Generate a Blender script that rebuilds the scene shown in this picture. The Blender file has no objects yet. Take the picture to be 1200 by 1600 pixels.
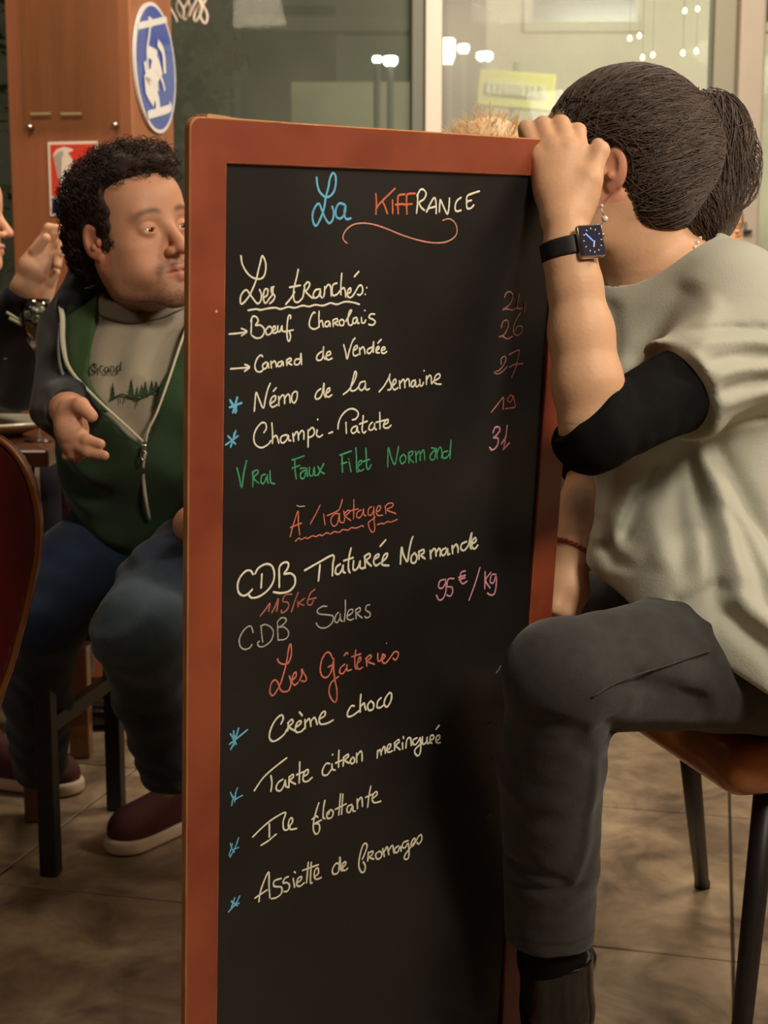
import bpy, bmesh, math, random
import numpy as np
from mathutils import Vector, Matrix, Quaternion, noise as mnoise
random.seed(7)
rng = np.random.default_rng(7)
SC = bpy.context.scene
COL = SC.collection
R = math.radians

# ---------------------------------------------------------------- camera
CAM_H = 1.00; PITCH = R(8.1); FPX = 2140.0
cam_data = bpy.data.cameras.new('camera')
cam = bpy.data.objects.new('camera', cam_data); COL.objects.link(cam)
cam.location = (0, 0, CAM_H); cam.rotation_euler = (R(90) - PITCH, 0, 0)
cam_data.sensor_fit = 'VERTICAL'; cam_data.sensor_height = 36.0; cam_data.sensor_width = 27.0
cam_data.lens = 36.0 * FPX / 1600.0
cam_data.clip_start = 0.05; cam_data.clip_end = 200
cam_data.dof.use_dof = True; cam_data.dof.focus_distance = 1.55; cam_data.dof.aperture_fstop = 9.0
SC.camera = cam

# ---------------------------------------------------------------- exposure and world
SC.view_settings.view_transform = 'Standard'; SC.view_settings.look = 'None'
SC.view_settings.gamma = 1.0; SC.view_settings.use_curve_mapping = False
SC.view_settings.exposure = 0.43
SC.cycles.max_bounces = 6; SC.cycles.sample_clamp_indirect = 4.0
SC.cycles.caustics_reflective = False; SC.cycles.caustics_refractive = False
world = bpy.data.worlds.new('night_sky'); SC.world = world; world.use_nodes = True
world.node_tree.nodes['Background'].inputs[0].default_value = (0.30, 0.33, 0.27, 1)
world.node_tree.nodes['Background'].inputs[1].default_value = 0.05

# ---------------------------------------------------------------- lamps (ceiling lights of the room outside the frame, and added fill lights)
def area(name, loc, target, size, power, color, size_y=None):
    d = bpy.data.lights.new(name, 'AREA'); d.energy = power; d.color = color
    d.size = size
    if size_y: d.shape = 'RECTANGLE'; d.size_y = size_y
    o = bpy.data.objects.new(name, d); COL.objects.link(o); o.location = loc
    o.rotation_euler = (Vector(target) - Vector(loc)).to_track_quat('-Z', 'Y').to_euler()
    return o
WARM = (1.0, 0.80, 0.58); WARM2 = (1.0, 0.88, 0.72)
area('ceiling_lamp_key', (1.25, -0.10, 2.35), (0.3, 1.9, 0.9), 0.45, 36, WARM2)
area('ceiling_lamp_room', (0.8, 3.2, 2.65), (0.7, 4.6, 0.9), 0.8, 40, WARM2)
area('ceiling_lamp_column', (-0.7, 2.5, 2.6), (-0.9, 3.5, 1.4), 0.35, 11, WARM)
area('ceiling_lamp_right', (2.0, 1.7, 2.4), (0.9, 1.9, 0.6), 0.5, 17, WARM2)
area('fill_light_left', (-1.5, 0.2, 2.5), (-0.5, 2.0, 1.1), 0.5, 4, WARM2)  # added fill that brightens sides turned left; no such lamp known
area('fill_light_wall_right', (2.5, 1.1, 2.6), (3.0, 1.2, 1.3), 0.5, 16, WARM2)  # unseen light added to brighten the wall that the board reflects
# street light washing the facades and the pavement beyond the window
area('street_lamp_wash', (2.6, 8.2, 3.8), (2.4, 12.5, 2.2), 1.2, 300, (0.95, 0.91, 0.74))

# ---------------------------------------------------------------- pixel ray -> world
_F = np.array([0, math.cos(PITCH), -math.sin(PITCH)]); _U = np.array([0, math.sin(PITCH), math.cos(PITCH)])
_X = np.array([1.0, 0, 0]); _C = np.array([0, 0, CAM_H])
def ray(px, py):
    return _X * ((px - 600) / FPX) - _U * ((py - 800) / FPX) + _F
def P(px, py, z):
    """point seen at (px,py) at depth z along the optical axis (used to read real positions off the photograph)"""
    return _C + z * ray(px, py)
def PV(px, py, z): return Vector(P(px, py, z))
def PZ(px, py, h):
    r = ray(px, py); return _C + r * ((h - CAM_H) / r[2])
def PY(px, py, Y):
    r = ray(px, py); return _C + r * (Y / r[1])

# ---------------------------------------------------------------- object helpers
def link(o, parent=None):
    COL.objects.link(o)
    if parent is not None: o.parent = parent
    return o
def tag(o, label=None, cat=None, group=None, kind=None):
    if label: o['label'] = label
    if cat: o['category'] = cat
    if group: o['group'] = group
    if kind: o['kind'] = kind
    return o
def empty(name, loc=(0, 0, 0), label=None, cat=None, group=None, parent=None, rotz=0):
    o = bpy.data.objects.new(name, None); o.empty_display_size = 0.05
    o.location = loc; o.rotation_euler = (0, 0, rotz)
    link(o, parent); return tag(o, label, cat, group)
def origin_to(ob, parent):
    pass
def np_mesh(name, V, Fq, mat, parent=None, smooth=True, colors=None):
    """V (n,3) in world coordinates; Fq list/array of polys"""
    me = bpy.data.meshes.new(name)
    V = np.asarray(V, dtype=np.float32)
    if isinstance(Fq, np.ndarray):
        k = Fq.shape[1]; n = Fq.shape[0]
        me.vertices.add(len(V)); me.vertices.foreach_set('co', V.ravel())
        me.loops.add(n * k); me.loops.foreach_set('vertex_index', Fq.astype(np.int32).ravel())
        me.polygons.add(n); me.polygons.foreach_set('loop_start', np.arange(0, n * k, k, dtype=np.int32))
        me.update(calc_edges=True)
    else:
        me.from_pydata([tuple(v) for v in V], [], [tuple(f) for f in Fq]); me.update()
    if colors is not None:
        ca = me.color_attributes.new('Col', 'FLOAT_COLOR', 'POINT')
        c4 = np.ones((len(V), 4), dtype=np.float32); c4[:, :3] = colors
        ca.data.foreach_set('color', c4.ravel())
    if smooth:
        me.polygons.foreach_set('use_smooth', np.ones(len(me.polygons), dtype=bool))
    me.validate()
    if mat is not None: me.materials.append(mat)
    o = bpy.data.objects.new(name, me); link(o, parent)
    if parent is not None:
        M = WM(parent); o.matrix_parent_inverse = M.inverted()
    return o
def WM(o):
    M = o.matrix_basis.copy()
    if o.parent is not None: M = WM(o.parent) @ o.matrix_parent_inverse @ M
    return M
def bm_obj(name, bm, mat, parent=None, smooth=False):
    me = bpy.data.meshes.new(name); bm.normal_update(); bm.to_mesh(me); bm.free()
    if mat is not None: me.materials.append(mat)
    if smooth:
        for p in me.polygons: p.use_smooth = True
    o = bpy.data.objects.new(name, me); link(o, parent)
    if parent is not None: o.matrix_parent_inverse = WM(parent).inverted()
    return o
def box_bm(bm, cx, cy, cz, sx, sy, sz, M=None, bevel=0.0, seg=2):
    r = bmesh.ops.create_cube(bm, size=1.0)
    vs = r['verts']
    bmesh.ops.scale(bm, vec=(sx, sy, sz), verts=vs); bmesh.ops.translate(bm, vec=(cx, cy, cz), verts=vs)
    if bevel > 0:
        es = list({e for v in vs for e in v.link_edges})
        rb = bmesh.ops.bevel(bm, geom=es, offset=bevel, segments=seg, affect='EDGES', profile=0.5)
        vs = list({v for f in rb['faces'] for v in f.verts} | {v for v in vs if v.is_valid})
        # gather the whole island
        seen = set(vs); st = list(vs)
        while st:
            v = st.pop()
            for e in v.link_edges:
                w = e.other_vert(v)
                if w not in seen: seen.add(w); st.append(w)
        vs = list(seen)
    if M is not None: bmesh.ops.transform(bm, matrix=M, verts=vs)
    return vs
def box_obj(name, c, s, mat, parent=None, bevel=0.0, M=None, smooth=False):
    bm = bmesh.new(); box_bm(bm, *c, *s, M=M, bevel=bevel)
    return bm_obj(name, bm, mat, parent, smooth)
def catmull(pts, n=6, closed=False):
    pts = [np.array(p, dtype=float) for p in pts]
    if len(pts) < 3: return np.array(pts)
    out = []
    m = len(pts)
    for i in range(m - 1 if not closed else m):
        p0 = pts[i - 1] if (i > 0 or closed) else 2 * pts[0] - pts[1]
        p1 = pts[i]; p2 = pts[(i + 1) % m]
        p3 = pts[(i + 2) % m] if (i + 2 < m or closed) else 2 * pts[-1] - pts[-2]
        for j in range(n):
            t = j / n
            out.append(0.5 * (2 * p1 + (p2 - p0) * t + (2 * p0 - 5 * p1 + 4 * p2 - p3) * t * t + (3 * p1 - p0 - 3 * p2 + p3) * t ** 3))
    if not closed: out.append(pts[-1])
    return np.array(out)
def tube(pts, rad, sides=8, closed=False, cap=True):
    """returns V,F (list) of a tube along pts; rad scalar or per point"""
    pts = np.asarray(pts, float); n = len(pts)
    rad = np.full(n, rad) if np.isscalar(rad) else np.asarray(rad, float)
    T = np.gradient(pts, axis=0)
    if closed: T = np.roll(pts, -1, 0) - np.roll(pts, 1, 0)
    T /= np.linalg.norm(T, axis=1)[:, None] + 1e-12
    up = np.array([0, 0, 1.0]) if abs(T[0][2]) < 0.9 else np.array([1.0, 0, 0])
    V = []; N = np.cross(T[0], up); N /= np.linalg.norm(N)
    for i in range(n):
        N = N - T[i] * N.dot(T[i]); N /= np.linalg.norm(N) + 1e-12
        B = np.cross(T[i], N)
        for k in range(sides):
            a = 2 * math.pi * k / sides
            V.append(pts[i] + rad[i] * (math.cos(a) * N + math.sin(a) * B))
    F = []
    m = n if closed else n - 1
    for i in range(m):
        j = (i + 1) % n
        for k in range(sides):
            k2 = (k + 1) % sides
            F.append((i * sides + k, i * sides + k2, j * sides + k2, j * sides + k))
    if cap and not closed:
        F.append(tuple(range(sides - 1, -1, -1))); F.append(tuple((n - 1) * sides + k for k in range(sides)))
    return V, F
class MB:
    def __init__(s): s.V = []; s.F = []
    def add(s, V, F):
        b = len(s.V); s.V += [tuple(v) for v in V]; s.F += [tuple(i + b for i in f) for f in F]; return s
    def tube(s, *a, **k): return s.add(*tube(*a, **k))
    def build(s, name, mat, parent=None, smooth=True): return np_mesh(name, s.V, s.F, mat, parent, smooth)
def lathe(profile, origin, axis=(0, 0, 1), seg=32, xdir=None):
    """profile: list of (r,h)"""
    ax = Vector(axis).normalized(); x = Vector(xdir) if xdir else ax.orthogonal().normalized(); y = ax.cross(x)
    o = Vector(origin); V = []; F = []
    for r, h in profile:
        for k in range(seg):
            a = 2 * math.pi * k / seg
            V.append(tuple(o + ax * h + (x * math.cos(a) + y * math.sin(a)) * r))
    for i in range(len(profile) - 1):
        for k in range(seg):
            k2 = (k + 1) % seg
            F.append((i * seg + k, i * seg + k2, (i + 1) * seg + k2, (i + 1) * seg + k))
    return V, F

# ---------------------------------------------------------------- materials
def lin(c):
    """sRGB 0-255 triple -> linear"""
    return tuple((x / 255 / 12.92) if x / 255 <= 0.04045 else ((x / 255 + 0.055) / 1.055) ** 2.4 for x in c)
def mat(name, color, rough=0.6, metal=0.0, spec=0.5, emis=None, estr=0.0, coat=0.0, sheen=0.0, trans=0.0, sss=0.0,
        noise_scale=None, noise_amt=0.25, bump=0.0, bump_scale=None, vcol=False, dark=None, stretch=None, ior=1.45, coords='Object', rough_var=0.0):
    m = bpy.data.materials.new(name); m.use_nodes = True
    nt = m.node_tree; N = nt.nodes; L = nt.links; b = N['Principled BSDF']
    b.inputs['Base Color'].default_value = (*color, 1); b.inputs['Roughness'].default_value = rough
    b.inputs['Metallic'].default_value = metal; b.inputs['Specular IOR Level'].default_value = spec
    b.inputs['Coat Weight'].default_value = coat; b.inputs['Sheen Weight'].default_value = sheen
    b.inputs['Transmission Weight'].default_value = trans; b.inputs['IOR'].default_value = ior
    if sss > 0:
        b.inputs['Subsurface Weight'].default_value = sss; b.inputs['Subsurface Radius'].default_value = (0.012, 0.005, 0.003)
        b.inputs['Subsurface Scale'].default_value = 1.0
    if emis is not None:
        b.inputs['Emission Color'].default_value = (*emis, 1); b.inputs['Emission Strength'].default_value = estr
    src = None
    if vcol:
        a = N.new('ShaderNodeAttribute'); a.attribute_name = 'Col'; src = a.outputs['Color']
    tc = mp = None
    if noise_scale or bump:
        tc = N.new('ShaderNodeTexCoord'); mp = N.new('ShaderNodeMapping')
        L.new(tc.outputs[coords], mp.inputs[0])
        if stretch: mp.inputs['Scale'].default_value = stretch
    if noise_scale:
        n = N.new('ShaderNodeTexNoise'); n.inputs['Scale'].default_value = noise_scale; n.inputs['Detail'].default_value = 6
        n.inputs['Roughness'].default_value = 0.6
        L.new(mp.outputs[0], n.inputs['Vector'])
        rmp = N.new('ShaderNodeMapRange'); rmp.inputs[1].default_value = 0.3; rmp.inputs[2].default_value = 0.7
        L.new(n.outputs['Fac'], rmp.inputs[0])
        mix = N.new('ShaderNodeMix'); mix.data_type = 'RGBA'
        dk = dark if dark else tuple(c * (1 - noise_amt) for c in color)
        if src is not None:
            mul = N.new('ShaderNodeMix'); mul.data_type = 'RGBA'; mul.blend_type = 'MULTIPLY'; mul.inputs[0].default_value = 1
            L.new(src, mul.inputs[6]); mul.inputs[7].default_value = (1 - noise_amt,) * 3 + (1,)
            L.new(mul.outputs[2], mix.inputs[6]); L.new(src, mix.inputs[7])
        else:
            mix.inputs[6].default_value = (*dk, 1); mix.inputs[7].default_value = (*color, 1)
        L.new(rmp.outputs[0], mix.inputs[0]); src = mix.outputs[2]
        if rough_var:
            rr = N.new('ShaderNodeMapRange'); rr.inputs[3].default_value = rough - rough_var; rr.inputs[4].default_value = rough + rough_var
            L.new(n.outputs['Fac'], rr.inputs[0]); L.new(rr.outputs[0], b.inputs['Roughness'])
    if src is not None: L.new(src, b.inputs['Base Color'])
    if bump:
        n2 = N.new('ShaderNodeTexNoise'); n2.inputs['Scale'].default_value = bump_scale or 40; n2.inputs['Detail'].default_value = 4
        L.new(mp.outputs[0], n2.inputs['Vector'])
        bp = N.new('ShaderNodeBump'); bp.inputs['Strength'].default_value = bump; bp.inputs['Distance'].default_value = 0.01
        L.new(n2.outputs['Fac'], bp.inputs['Height']); L.new(bp.outputs[0], b.inputs['Normal'])
    return m
def glass_mat(name, tint=(1, 1, 1), rough=0.0, refl=0.08, film=0.0, film_col=(.5, .5, .42)):
    """thin clear sheet: mostly see-through with a glossy reflection"""
    m = bpy.data.materials.new(name); m.use_nodes = True; nt = m.node_tree; N = nt.nodes; L = nt.links
    for n in list(N): N.remove(n)
    out = N.new('ShaderNodeOutputMaterial'); mx = N.new('ShaderNodeMixShader'); t = N.new('ShaderNodeBsdfTransparent'); g = N.new('ShaderNodeBsdfGlossy')
    t.inputs[0].default_value = (*tint, 1); g.inputs[0].default_value = (1, 1, 1, 1); g.inputs['Roughness'].default_value = rough
    lw = N.new('ShaderNodeLayerWeight'); lw.inputs[0].default_value = refl
    L.new(lw.outputs['Fresnel'], mx.inputs[0]); L.new(t.outputs[0], mx.inputs[1]); L.new(g.outputs[0], mx.inputs[2]); L.new(mx.outputs[0], out.inputs[0])
    if film > 0:      # noise-varied diffuse film mixed over the pane for its haze
        d = N.new('ShaderNodeBsdfDiffuse'); d.inputs[0].default_value = (*film_col, 1); m2 = N.new('ShaderNodeMixShader')
        tc = N.new('ShaderNodeTexCoord'); no = N.new('ShaderNodeTexNoise'); no.inputs['Scale'].default_value = 2.2; no.inputs['Detail'].default_value = 2; mr = N.new('ShaderNodeMapRange')
        mr.inputs[1].default_value = .3; mr.inputs[2].default_value = .7; mr.inputs[3].default_value = film * .65; mr.inputs[4].default_value = film * 1.3
        L.new(tc.outputs['Object'], no.inputs['Vector']); L.new(no.outputs['Fac'], mr.inputs[0]); L.new(mr.outputs[0], m2.inputs[0])
        L.new(mx.outputs[0], m2.inputs[1]); L.new(d.outputs[0], m2.inputs[2]); L.new(m2.outputs[0], out.inputs[0])
    return m
# ---------------------------------------------------------------- handwriting, traced stroke by stroke: (region x0, y0, zoom)
REG = {'A': (460, 260, 4.0), 'B': (360, 390, 5.0), 'C': (340, 520, 4.2857), 'D': (500, 560, 5.4545), 'E': (350, 640, 4.4444),
       'F': (740, 440, 5.7143), 'G': (440, 770, 6.0), 'H': (360, 830, 6.0), 'I': (470, 820, 4.0), 'J': (480, 860, 3.75),
       'K': (410, 990, 5.2174), 'L': (350, 1060, 4.2857), 'M': (350, 1120, 6.6667), 'N': (490, 1120, 5.4545),
       'O': (350, 1220, 4.6154), 'Q': (350, 1290, 3.6364), 'Z': (340, 470, 4.6154), 'Y': (740, 960, 2.5)}
# each entry: (colour key, stroke width in px, text label, [(region, "x,y x,y ...; x,y ...")])
TEXT = [
('blue', 4.0, 'sky blue chalk word at top left of the writing', [
 ('A', "138,68 142,110 155,155 185,188 215,190 245,160 258,110 256,60 240,42 222,75 212,130 195,195 185,260 165,320 135,372 115,340 115,290 135,245 155,235 170,270 190,320 215,355 238,335 245,290 235,250;315,240 280,232 258,270 262,315 290,325 315,290 318,240 312,300 325,330 352,325")]),
('orange', 3.4, 'orange chalk letters after the blue word', [
 ('A', "508,170 512,230 508,300;628,138 580,185 530,235 512,262;548,215 565,250 580,295;612,210 614,295;690,175 655,180 645,205 648,295;630,240 680,235;755,170 715,172 700,190 702,298;680,240 735,235")]),
('white', 3.4, 'white chalk capitals at the top of the board', [
 ('A', "770,180 768,240 762,292;765,185 785,148 805,145 822,170 808,205 780,225 790,255 812,275;825,285 845,240 868,200 880,205 885,250 885,295;840,262 885,250;905,285 908,225 912,210 930,250 955,298 965,250 968,198;1040,195 1015,215 1003,250 1010,280 1040,275;1155,155 1110,170 1080,185 1075,220 1078,260 1100,262 1120,242;1078,220 1105,212")]),
('salmon', 2.6, 'salmon chalk flourish under the heading', [
 ('A', "328,480 310,465 302,440 320,400 365,365 430,355 500,365 580,392 660,425 750,455 840,475 910,478 965,465 1005,435 1015,395 1000,350 965,328 925,338")]),
('white', 3.2, 'white chalk heading with a wavy underline', [
 ('B', "80,48 90,110 120,170 165,215 215,230 250,220 270,180 275,120 262,70 245,50 232,100 215,170 200,235 175,300 140,370 90,425 75,400 85,350 120,315 145,340 180,390 210,422 235,400 240,350 225,312;258,375 285,355 290,315 268,310 255,360 262,410 280,415 300,385;338,290 318,300 320,335 345,365 330,400 305,422;300,385 325,350 330,300"
  ";528,155 515,220 495,300 490,360 500,405 530,410 560,380;460,295 545,280;430,428 470,380 500,330;578,290 570,340 565,370;572,285 600,255 618,270 600,310 585,325 610,355 640,380;700,310 665,315 645,350 655,378 685,365 702,320 700,360 715,378;735,290 732,340 725,370;735,310 760,275 780,290 785,350 785,362"
  ";830,262 800,275 790,320 800,358 830,350 855,320;868,185 862,250 860,340 862,352;862,310 885,300 895,330 898,370;905,350 935,330 935,300 915,320 912,360 935,375 965,345 1000,285 1025,285 1030,330 1010,355 990,350;1000,172 965,212;1061,297 1063,299;1049,349 1051,351"
  ";135,475 200,465 230,472 290,460 350,455 390,465 450,448 500,455 560,438 610,445 660,432 720,438 780,418 830,428 890,408 950,412 1005,428")]),
('white', 3.0, None, [
 ('Z', "80,240 140,235 205,225;170,200 210,222 172,252"),
 ('B', "165,540 162,620 160,660;158,560 175,522 205,530 215,560 195,592 230,590 260,615 262,650 240,685 200,692 165,670;300,600 275,630 285,665 315,655 325,620 305,598;325,640 350,620 345,598 328,615 332,650 355,650 370,630;370,595 368,635 385,640 400,600;402,595 405,635 425,640;468,540 470,520 455,515 445,560 440,640 445,700 458,715 468,680 458,640 440,640;425,642 490,628"
  ";660,495 650,490 630,520 615,570 620,605 655,622 690,605;692,482 690,540 692,605;692,570 712,555 720,580 725,605;770,560 745,565 738,595 760,600 775,570 778,600;800,550 802,600;802,550 830,540 835,560 812,575 840,592;870,545 850,560 855,590 880,590 885,560 868,545;900,560 935,500 945,475 930,480 918,530 920,580 940,592 955,575;985,530 960,540 955,570 975,575 990,540 992,575 1005,575;1022,530 1025,570 1045,572 1055,550;1047,474 1049,477;1125,505 1095,505 1080,530 1110,545 1130,565 1110,590 1078,585")]),
('white', 3.0, None, [
 ('C', "85,242 150,237 210,232;180,212 212,230 178,258;300,160 285,150 262,175 248,220 258,255 285,262 305,245;325,195 300,215 305,240 325,235 335,200 340,235;355,190 358,235;358,205 378,190 388,205 392,228;430,190 405,200 400,222 420,222 435,195 438,220;460,180 462,218;460,182 485,170 490,185 470,200 495,215;545,175 520,180 512,205 530,215 550,195 555,135 560,212"
  ";695,125 670,145 660,170 672,185 700,170 708,90 705,150 720,178;722,155 752,145 750,125 730,135 725,165 738,182 765,170;842,80 855,130 865,175 880,120 900,60 918,35;905,120 930,105 930,85 912,100 905,140 918,155 940,145;948,100 950,145;950,115 970,95 980,110 985,140;1035,95 1005,110 1000,130 1015,138 1035,110 1042,55 1040,130;1060,120 1078,105 1075,92 1060,105 1060,130 1080,135;1092,120 1118,110 1112,95 1098,105 1095,130 1112,138 1130,125;1095,45 1072,70")]),
('white', 3.0, None, [
 ('C', "245,525 250,460 258,400 275,440 305,505 320,440 335,380 352,338;355,475 385,450 385,422 362,435 350,475 365,498 390,488 398,480;392,368 372,392;408,425 410,488;410,450 430,420 445,425 448,475;448,440 465,415 480,420 485,468;520,392 500,410 495,450 512,470 530,440 532,400 520,392;690,375 665,395 652,430 665,445 695,420 712,335 710,400 722,432;728,405 748,390 748,370 730,385 726,420 742,430 765,415;840,413 880,380 920,310 928,270 918,262 905,310 890,370 895,388 920,385 945,360;985,325 955,335 945,370 965,385 985,360 990,330 988,370 1000,382 1015,375"),
 ('D', "502,285 545,235 585,165 595,130 590,180 605,225 600,262 575,270;618,235 645,205 640,178 622,195 618,245 635,268 662,250;675,190 680,255;680,215 705,180 718,195 722,250;722,205 745,175 758,190 762,238;810,185 785,195 775,230 795,240 812,195 815,235 830,240 840,225;848,180 852,230 870,230 880,205;884,104 886,107;905,150 905,222;905,185 930,145 945,160 948,215 960,200;965,195 1010,170 1022,145 1005,132 980,155 972,200 995,218 1030,220")]),
('white', 3.0, None, [
 ('E', "275,160 292,130 285,95 255,95 220,140 205,190 215,240 255,265 300,245 325,215;330,92 335,160 335,235;335,200 358,180 370,200 378,232;435,175 400,185 390,215 405,232 430,215 445,180 448,212 462,215;475,165 482,220;482,185 500,155 512,165 515,212;515,180 535,148 552,158 552,205;582,140 582,200 582,260;582,150 610,125 625,145 620,175 595,192 582,188;645,140 640,175 660,190 682,175;647,67 649,70;725,165 752,155"),
 ('D', "150,600 155,550 180,490 230,440 280,430 318,455 320,490 298,518 272,522;218,545 222,638;305,575 275,590 262,620 280,638 305,620 315,580 318,620 332,632;365,488 360,560 355,610 370,635 390,620;332,560 400,535;445,545 425,565 415,600 435,612 460,590 465,550 465,595 480,608;508,460 510,530 510,600;478,545 560,525;545,565 575,550 578,520 555,535 540,570 550,592 580,592 605,570")]),
('green', 2.8, 'green chalk line', [
 ('E', "88,405 105,470 122,542 135,450 155,355;198,430 200,480 198,535;195,440 225,420 235,440 205,475 240,512;285,450 262,460 255,500 272,515 295,470 300,455 300,500 308,510;318,425 320,490 330,512 350,515;555,322 490,345 470,350;490,350 492,420 500,482;470,408 525,388;560,405 528,410;560,420 530,445 535,478 558,470 572,405 578,465;592,400 592,455 615,455 625,400 628,455 645,455;650,395 670,430 695,445;692,375 665,425 650,458"),
 ('D', "165,825 265,790;185,822 190,970;178,900 225,885;245,880 262,965;242,857 244,860;303,760 308,850 310,960 330,960;318,920 350,895 348,870 328,885 322,940 345,960 368,945;388,765 392,850 395,925 410,945 435,905;365,880 418,860;575,925 575,850 580,760 605,850 635,905 655,820 668,750;705,820 680,850 690,895 718,885 730,845 710,818;752,805 755,892;752,805 785,790 785,815 760,850 795,888;812,790 818,885;815,830 845,790 852,870;852,820 880,780 890,865;970,785 935,830 945,865 975,850 978,775 945,762;990,765 995,855;995,800 1020,755 1035,790 1035,848;1085,790 1050,800 1042,840 1065,850 1100,810 1115,690 1105,852")]),
('faint', 2.6, 'faded red chalk price, topmost', [('F', "272,140 290,100 325,92 345,125 330,185 290,230 255,250 300,245 340,255 375,238;405,110 395,160 385,235 435,238;455,185 448,275")]),
('faint', 2.6, 'faded red chalk price, second', [('F', "245,410 262,360 295,345 312,375 298,430 270,475 225,495 260,490 300,512 345,490;415,280 380,340 355,410 360,465 395,480 430,450 430,405 395,400 365,440")]),
('faint', 2.4, 'faded red chalk price, third', [('F', "245,740 245,690 275,668 288,690 270,740 230,790 180,810 215,825 260,800 300,758;315,652 380,620 405,618 395,680 370,780 335,860;320,765 365,740 435,735")]),
('red', 2.4, 'red chalk price', [('F', "155,1168 210,1100 262,1035 265,1080 262,1140;350,1040 335,1015 305,1040 305,1070 335,1070 352,1025 365,1080 368,1120 325,1130 280,1135")]),
('pink', 3.2, 'pink chalk price', [('F', "172,1350 190,1305 225,1300 230,1335 190,1385 175,1395 215,1400 215,1450 190,1490 160,1502 142,1480;298,1285 285,1380 265,1500;245,1450 290,1380;262,1500 318,1440")]),
('redorange', 2.3, 'red chalk heading with a zigzag underline', [
 ('G', "78,412 105,310 145,185 155,190 155,280 168,395;80,325 185,285;268,290 310,215 360,115;392,200 398,250 405,300;425,215 480,190 530,165 555,110 568,60;530,195 495,200 462,240 465,290 490,312 520,290 535,220 540,195 545,270 580,280;580,170 590,220 585,270;580,200 620,165 635,180 600,220 645,260;675,65 675,150 672,245;640,170 715,150;740,160 710,180 700,220 725,235 755,200 765,150 770,205 790,215;840,130 815,150 808,200 835,210 858,170 862,130 865,250 870,350 845,368 820,330 812,280 850,250 875,225;885,180 920,160 925,125 900,130 885,180 900,212 945,210;970,130 975,195;965,130 1000,100 1040,100 1035,130 985,160 1070,195"
  ";125,455 160,425 180,440 215,420 240,428 285,405 320,410 350,395 380,400 420,375 455,385 490,365 540,370 570,345 620,350 650,328 700,330 750,308 765,318;895,298 940,285 955,292 990,270 1020,275 1082,250")]),
('grey', 2.0, None, [('G', "140,120 165,128 212,125")]),
('white', 3.5, 'bold white chalk line', [
 ('H', "210,405 185,370 140,375 90,430 65,500 75,575 120,605 165,585 202,545;228,400 260,345 330,308 385,325 408,390 400,470 350,550 270,610 200,625 170,600;292,400 285,530;455,525 455,440 455,345 480,305 520,290 542,310 530,355 500,400 560,395 600,430 600,500 550,560 470,580 400,570"),
 ('I', "22,285 110,235 200,190 198,250 195,318;118,250 108,350;245,245 220,265 215,300 235,308 255,280 262,250 262,290 275,300;312,145 300,200 295,270 305,300;265,225 325,205;328,225 325,275 340,282 358,260 368,225 368,265 385,272 395,265;398,200 400,270;395,200 425,180 432,200 410,225 440,258;458,215 485,200 485,185 465,195 455,235 470,255 495,240;530,95 495,135;505,235 535,205 540,180 520,190 508,225 510,250 550,255"
  ";622,245 625,190 630,140 640,185 665,230 675,170 690,100 700,75;710,175 690,200 692,235 715,235 725,200 710,175;738,165 738,215;735,170 765,155 768,175 750,190 775,212;808,160 812,212;810,180 830,150 842,160 845,195;845,175 862,148 872,165 870,195;905,145 880,160 878,185 898,188 915,150 918,185 930,182;945,130 948,180;948,150 968,122 980,140 982,172;1035,105 1005,120 1000,150 1020,160 1045,130 1055,95 1068,48 1058,130 1065,150;1070,120 1095,100 1088,82 1072,100 1068,135 1085,150 1105,128")]),
('red', 2.6, 'red chalk price per kilo', [
 ('H', "278,795 330,730 368,675 355,750;385,765 420,700 448,630 432,752;575,590 510,600 490,660 530,665 545,700 520,745 480,765 475,740;632,575 600,660 570,755;628,655 632,710;690,630 645,670 640,680 690,695;790,545 750,580 725,640 722,685 755,690 775,650;735,640 802,625")]),
('grey', 2.6, 'grey chalk line', [
 ('H', "210,950 195,900 165,892 115,940 82,1010 90,1080 130,1108 175,1095 200,1062;285,885 290,960 300,1040;280,890 330,875 385,910 400,960 375,1030 310,1080 265,1080 252,1050 268,1030;440,865 440,950 445,1020;435,855 470,815 510,815 518,845 480,885 445,900 500,900 540,940 535,990 500,1015 450,1020;900,705 860,705 812,740 830,775 920,785 960,800 950,860 890,905 830,900 800,860;1010,760 985,790 975,840 1000,855 1025,810 1025,770 1030,830 1050,845;1075,645 1075,740 1065,845"),
 ('J', "235,385 262,365 262,345 240,355 232,395 250,408 270,400;282,345 285,400;280,350 305,335 308,355 290,370 320,395;365,318 345,325 342,350 365,365 365,385 345,395 335,385")]),
('pink', 2.8, 'pink chalk price per kilo', [
 ('J', "800,170 775,180 768,215 790,220 808,190 808,165 812,230 795,280 770,290 755,262;858,165 825,168 818,210 845,215 850,245 835,268 815,260;925,120 900,130 895,175 910,195 935,180;885,158 925,145;888,172 925,160;1012,100 985,190 948,292;1042,125 1040,225;1075,130 1045,175 1070,220;1105,140 1080,145 1072,185 1090,190 1105,150 1108,190 1098,250 1075,262 1055,250")]),
('redorange', 2.8, 'red orange chalk heading', [
 ('K', "120,205 135,235 170,250 210,240 235,170 232,100 222,90 210,140 200,210 185,280 150,400 120,460 85,505 60,480 70,410 100,378 125,400 145,455 175,475 215,460 232,400 218,345;240,385 272,350 272,315 250,335 240,390 260,420 290,400;300,385 320,335 318,290 335,320 358,365 345,390 315,385"
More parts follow.
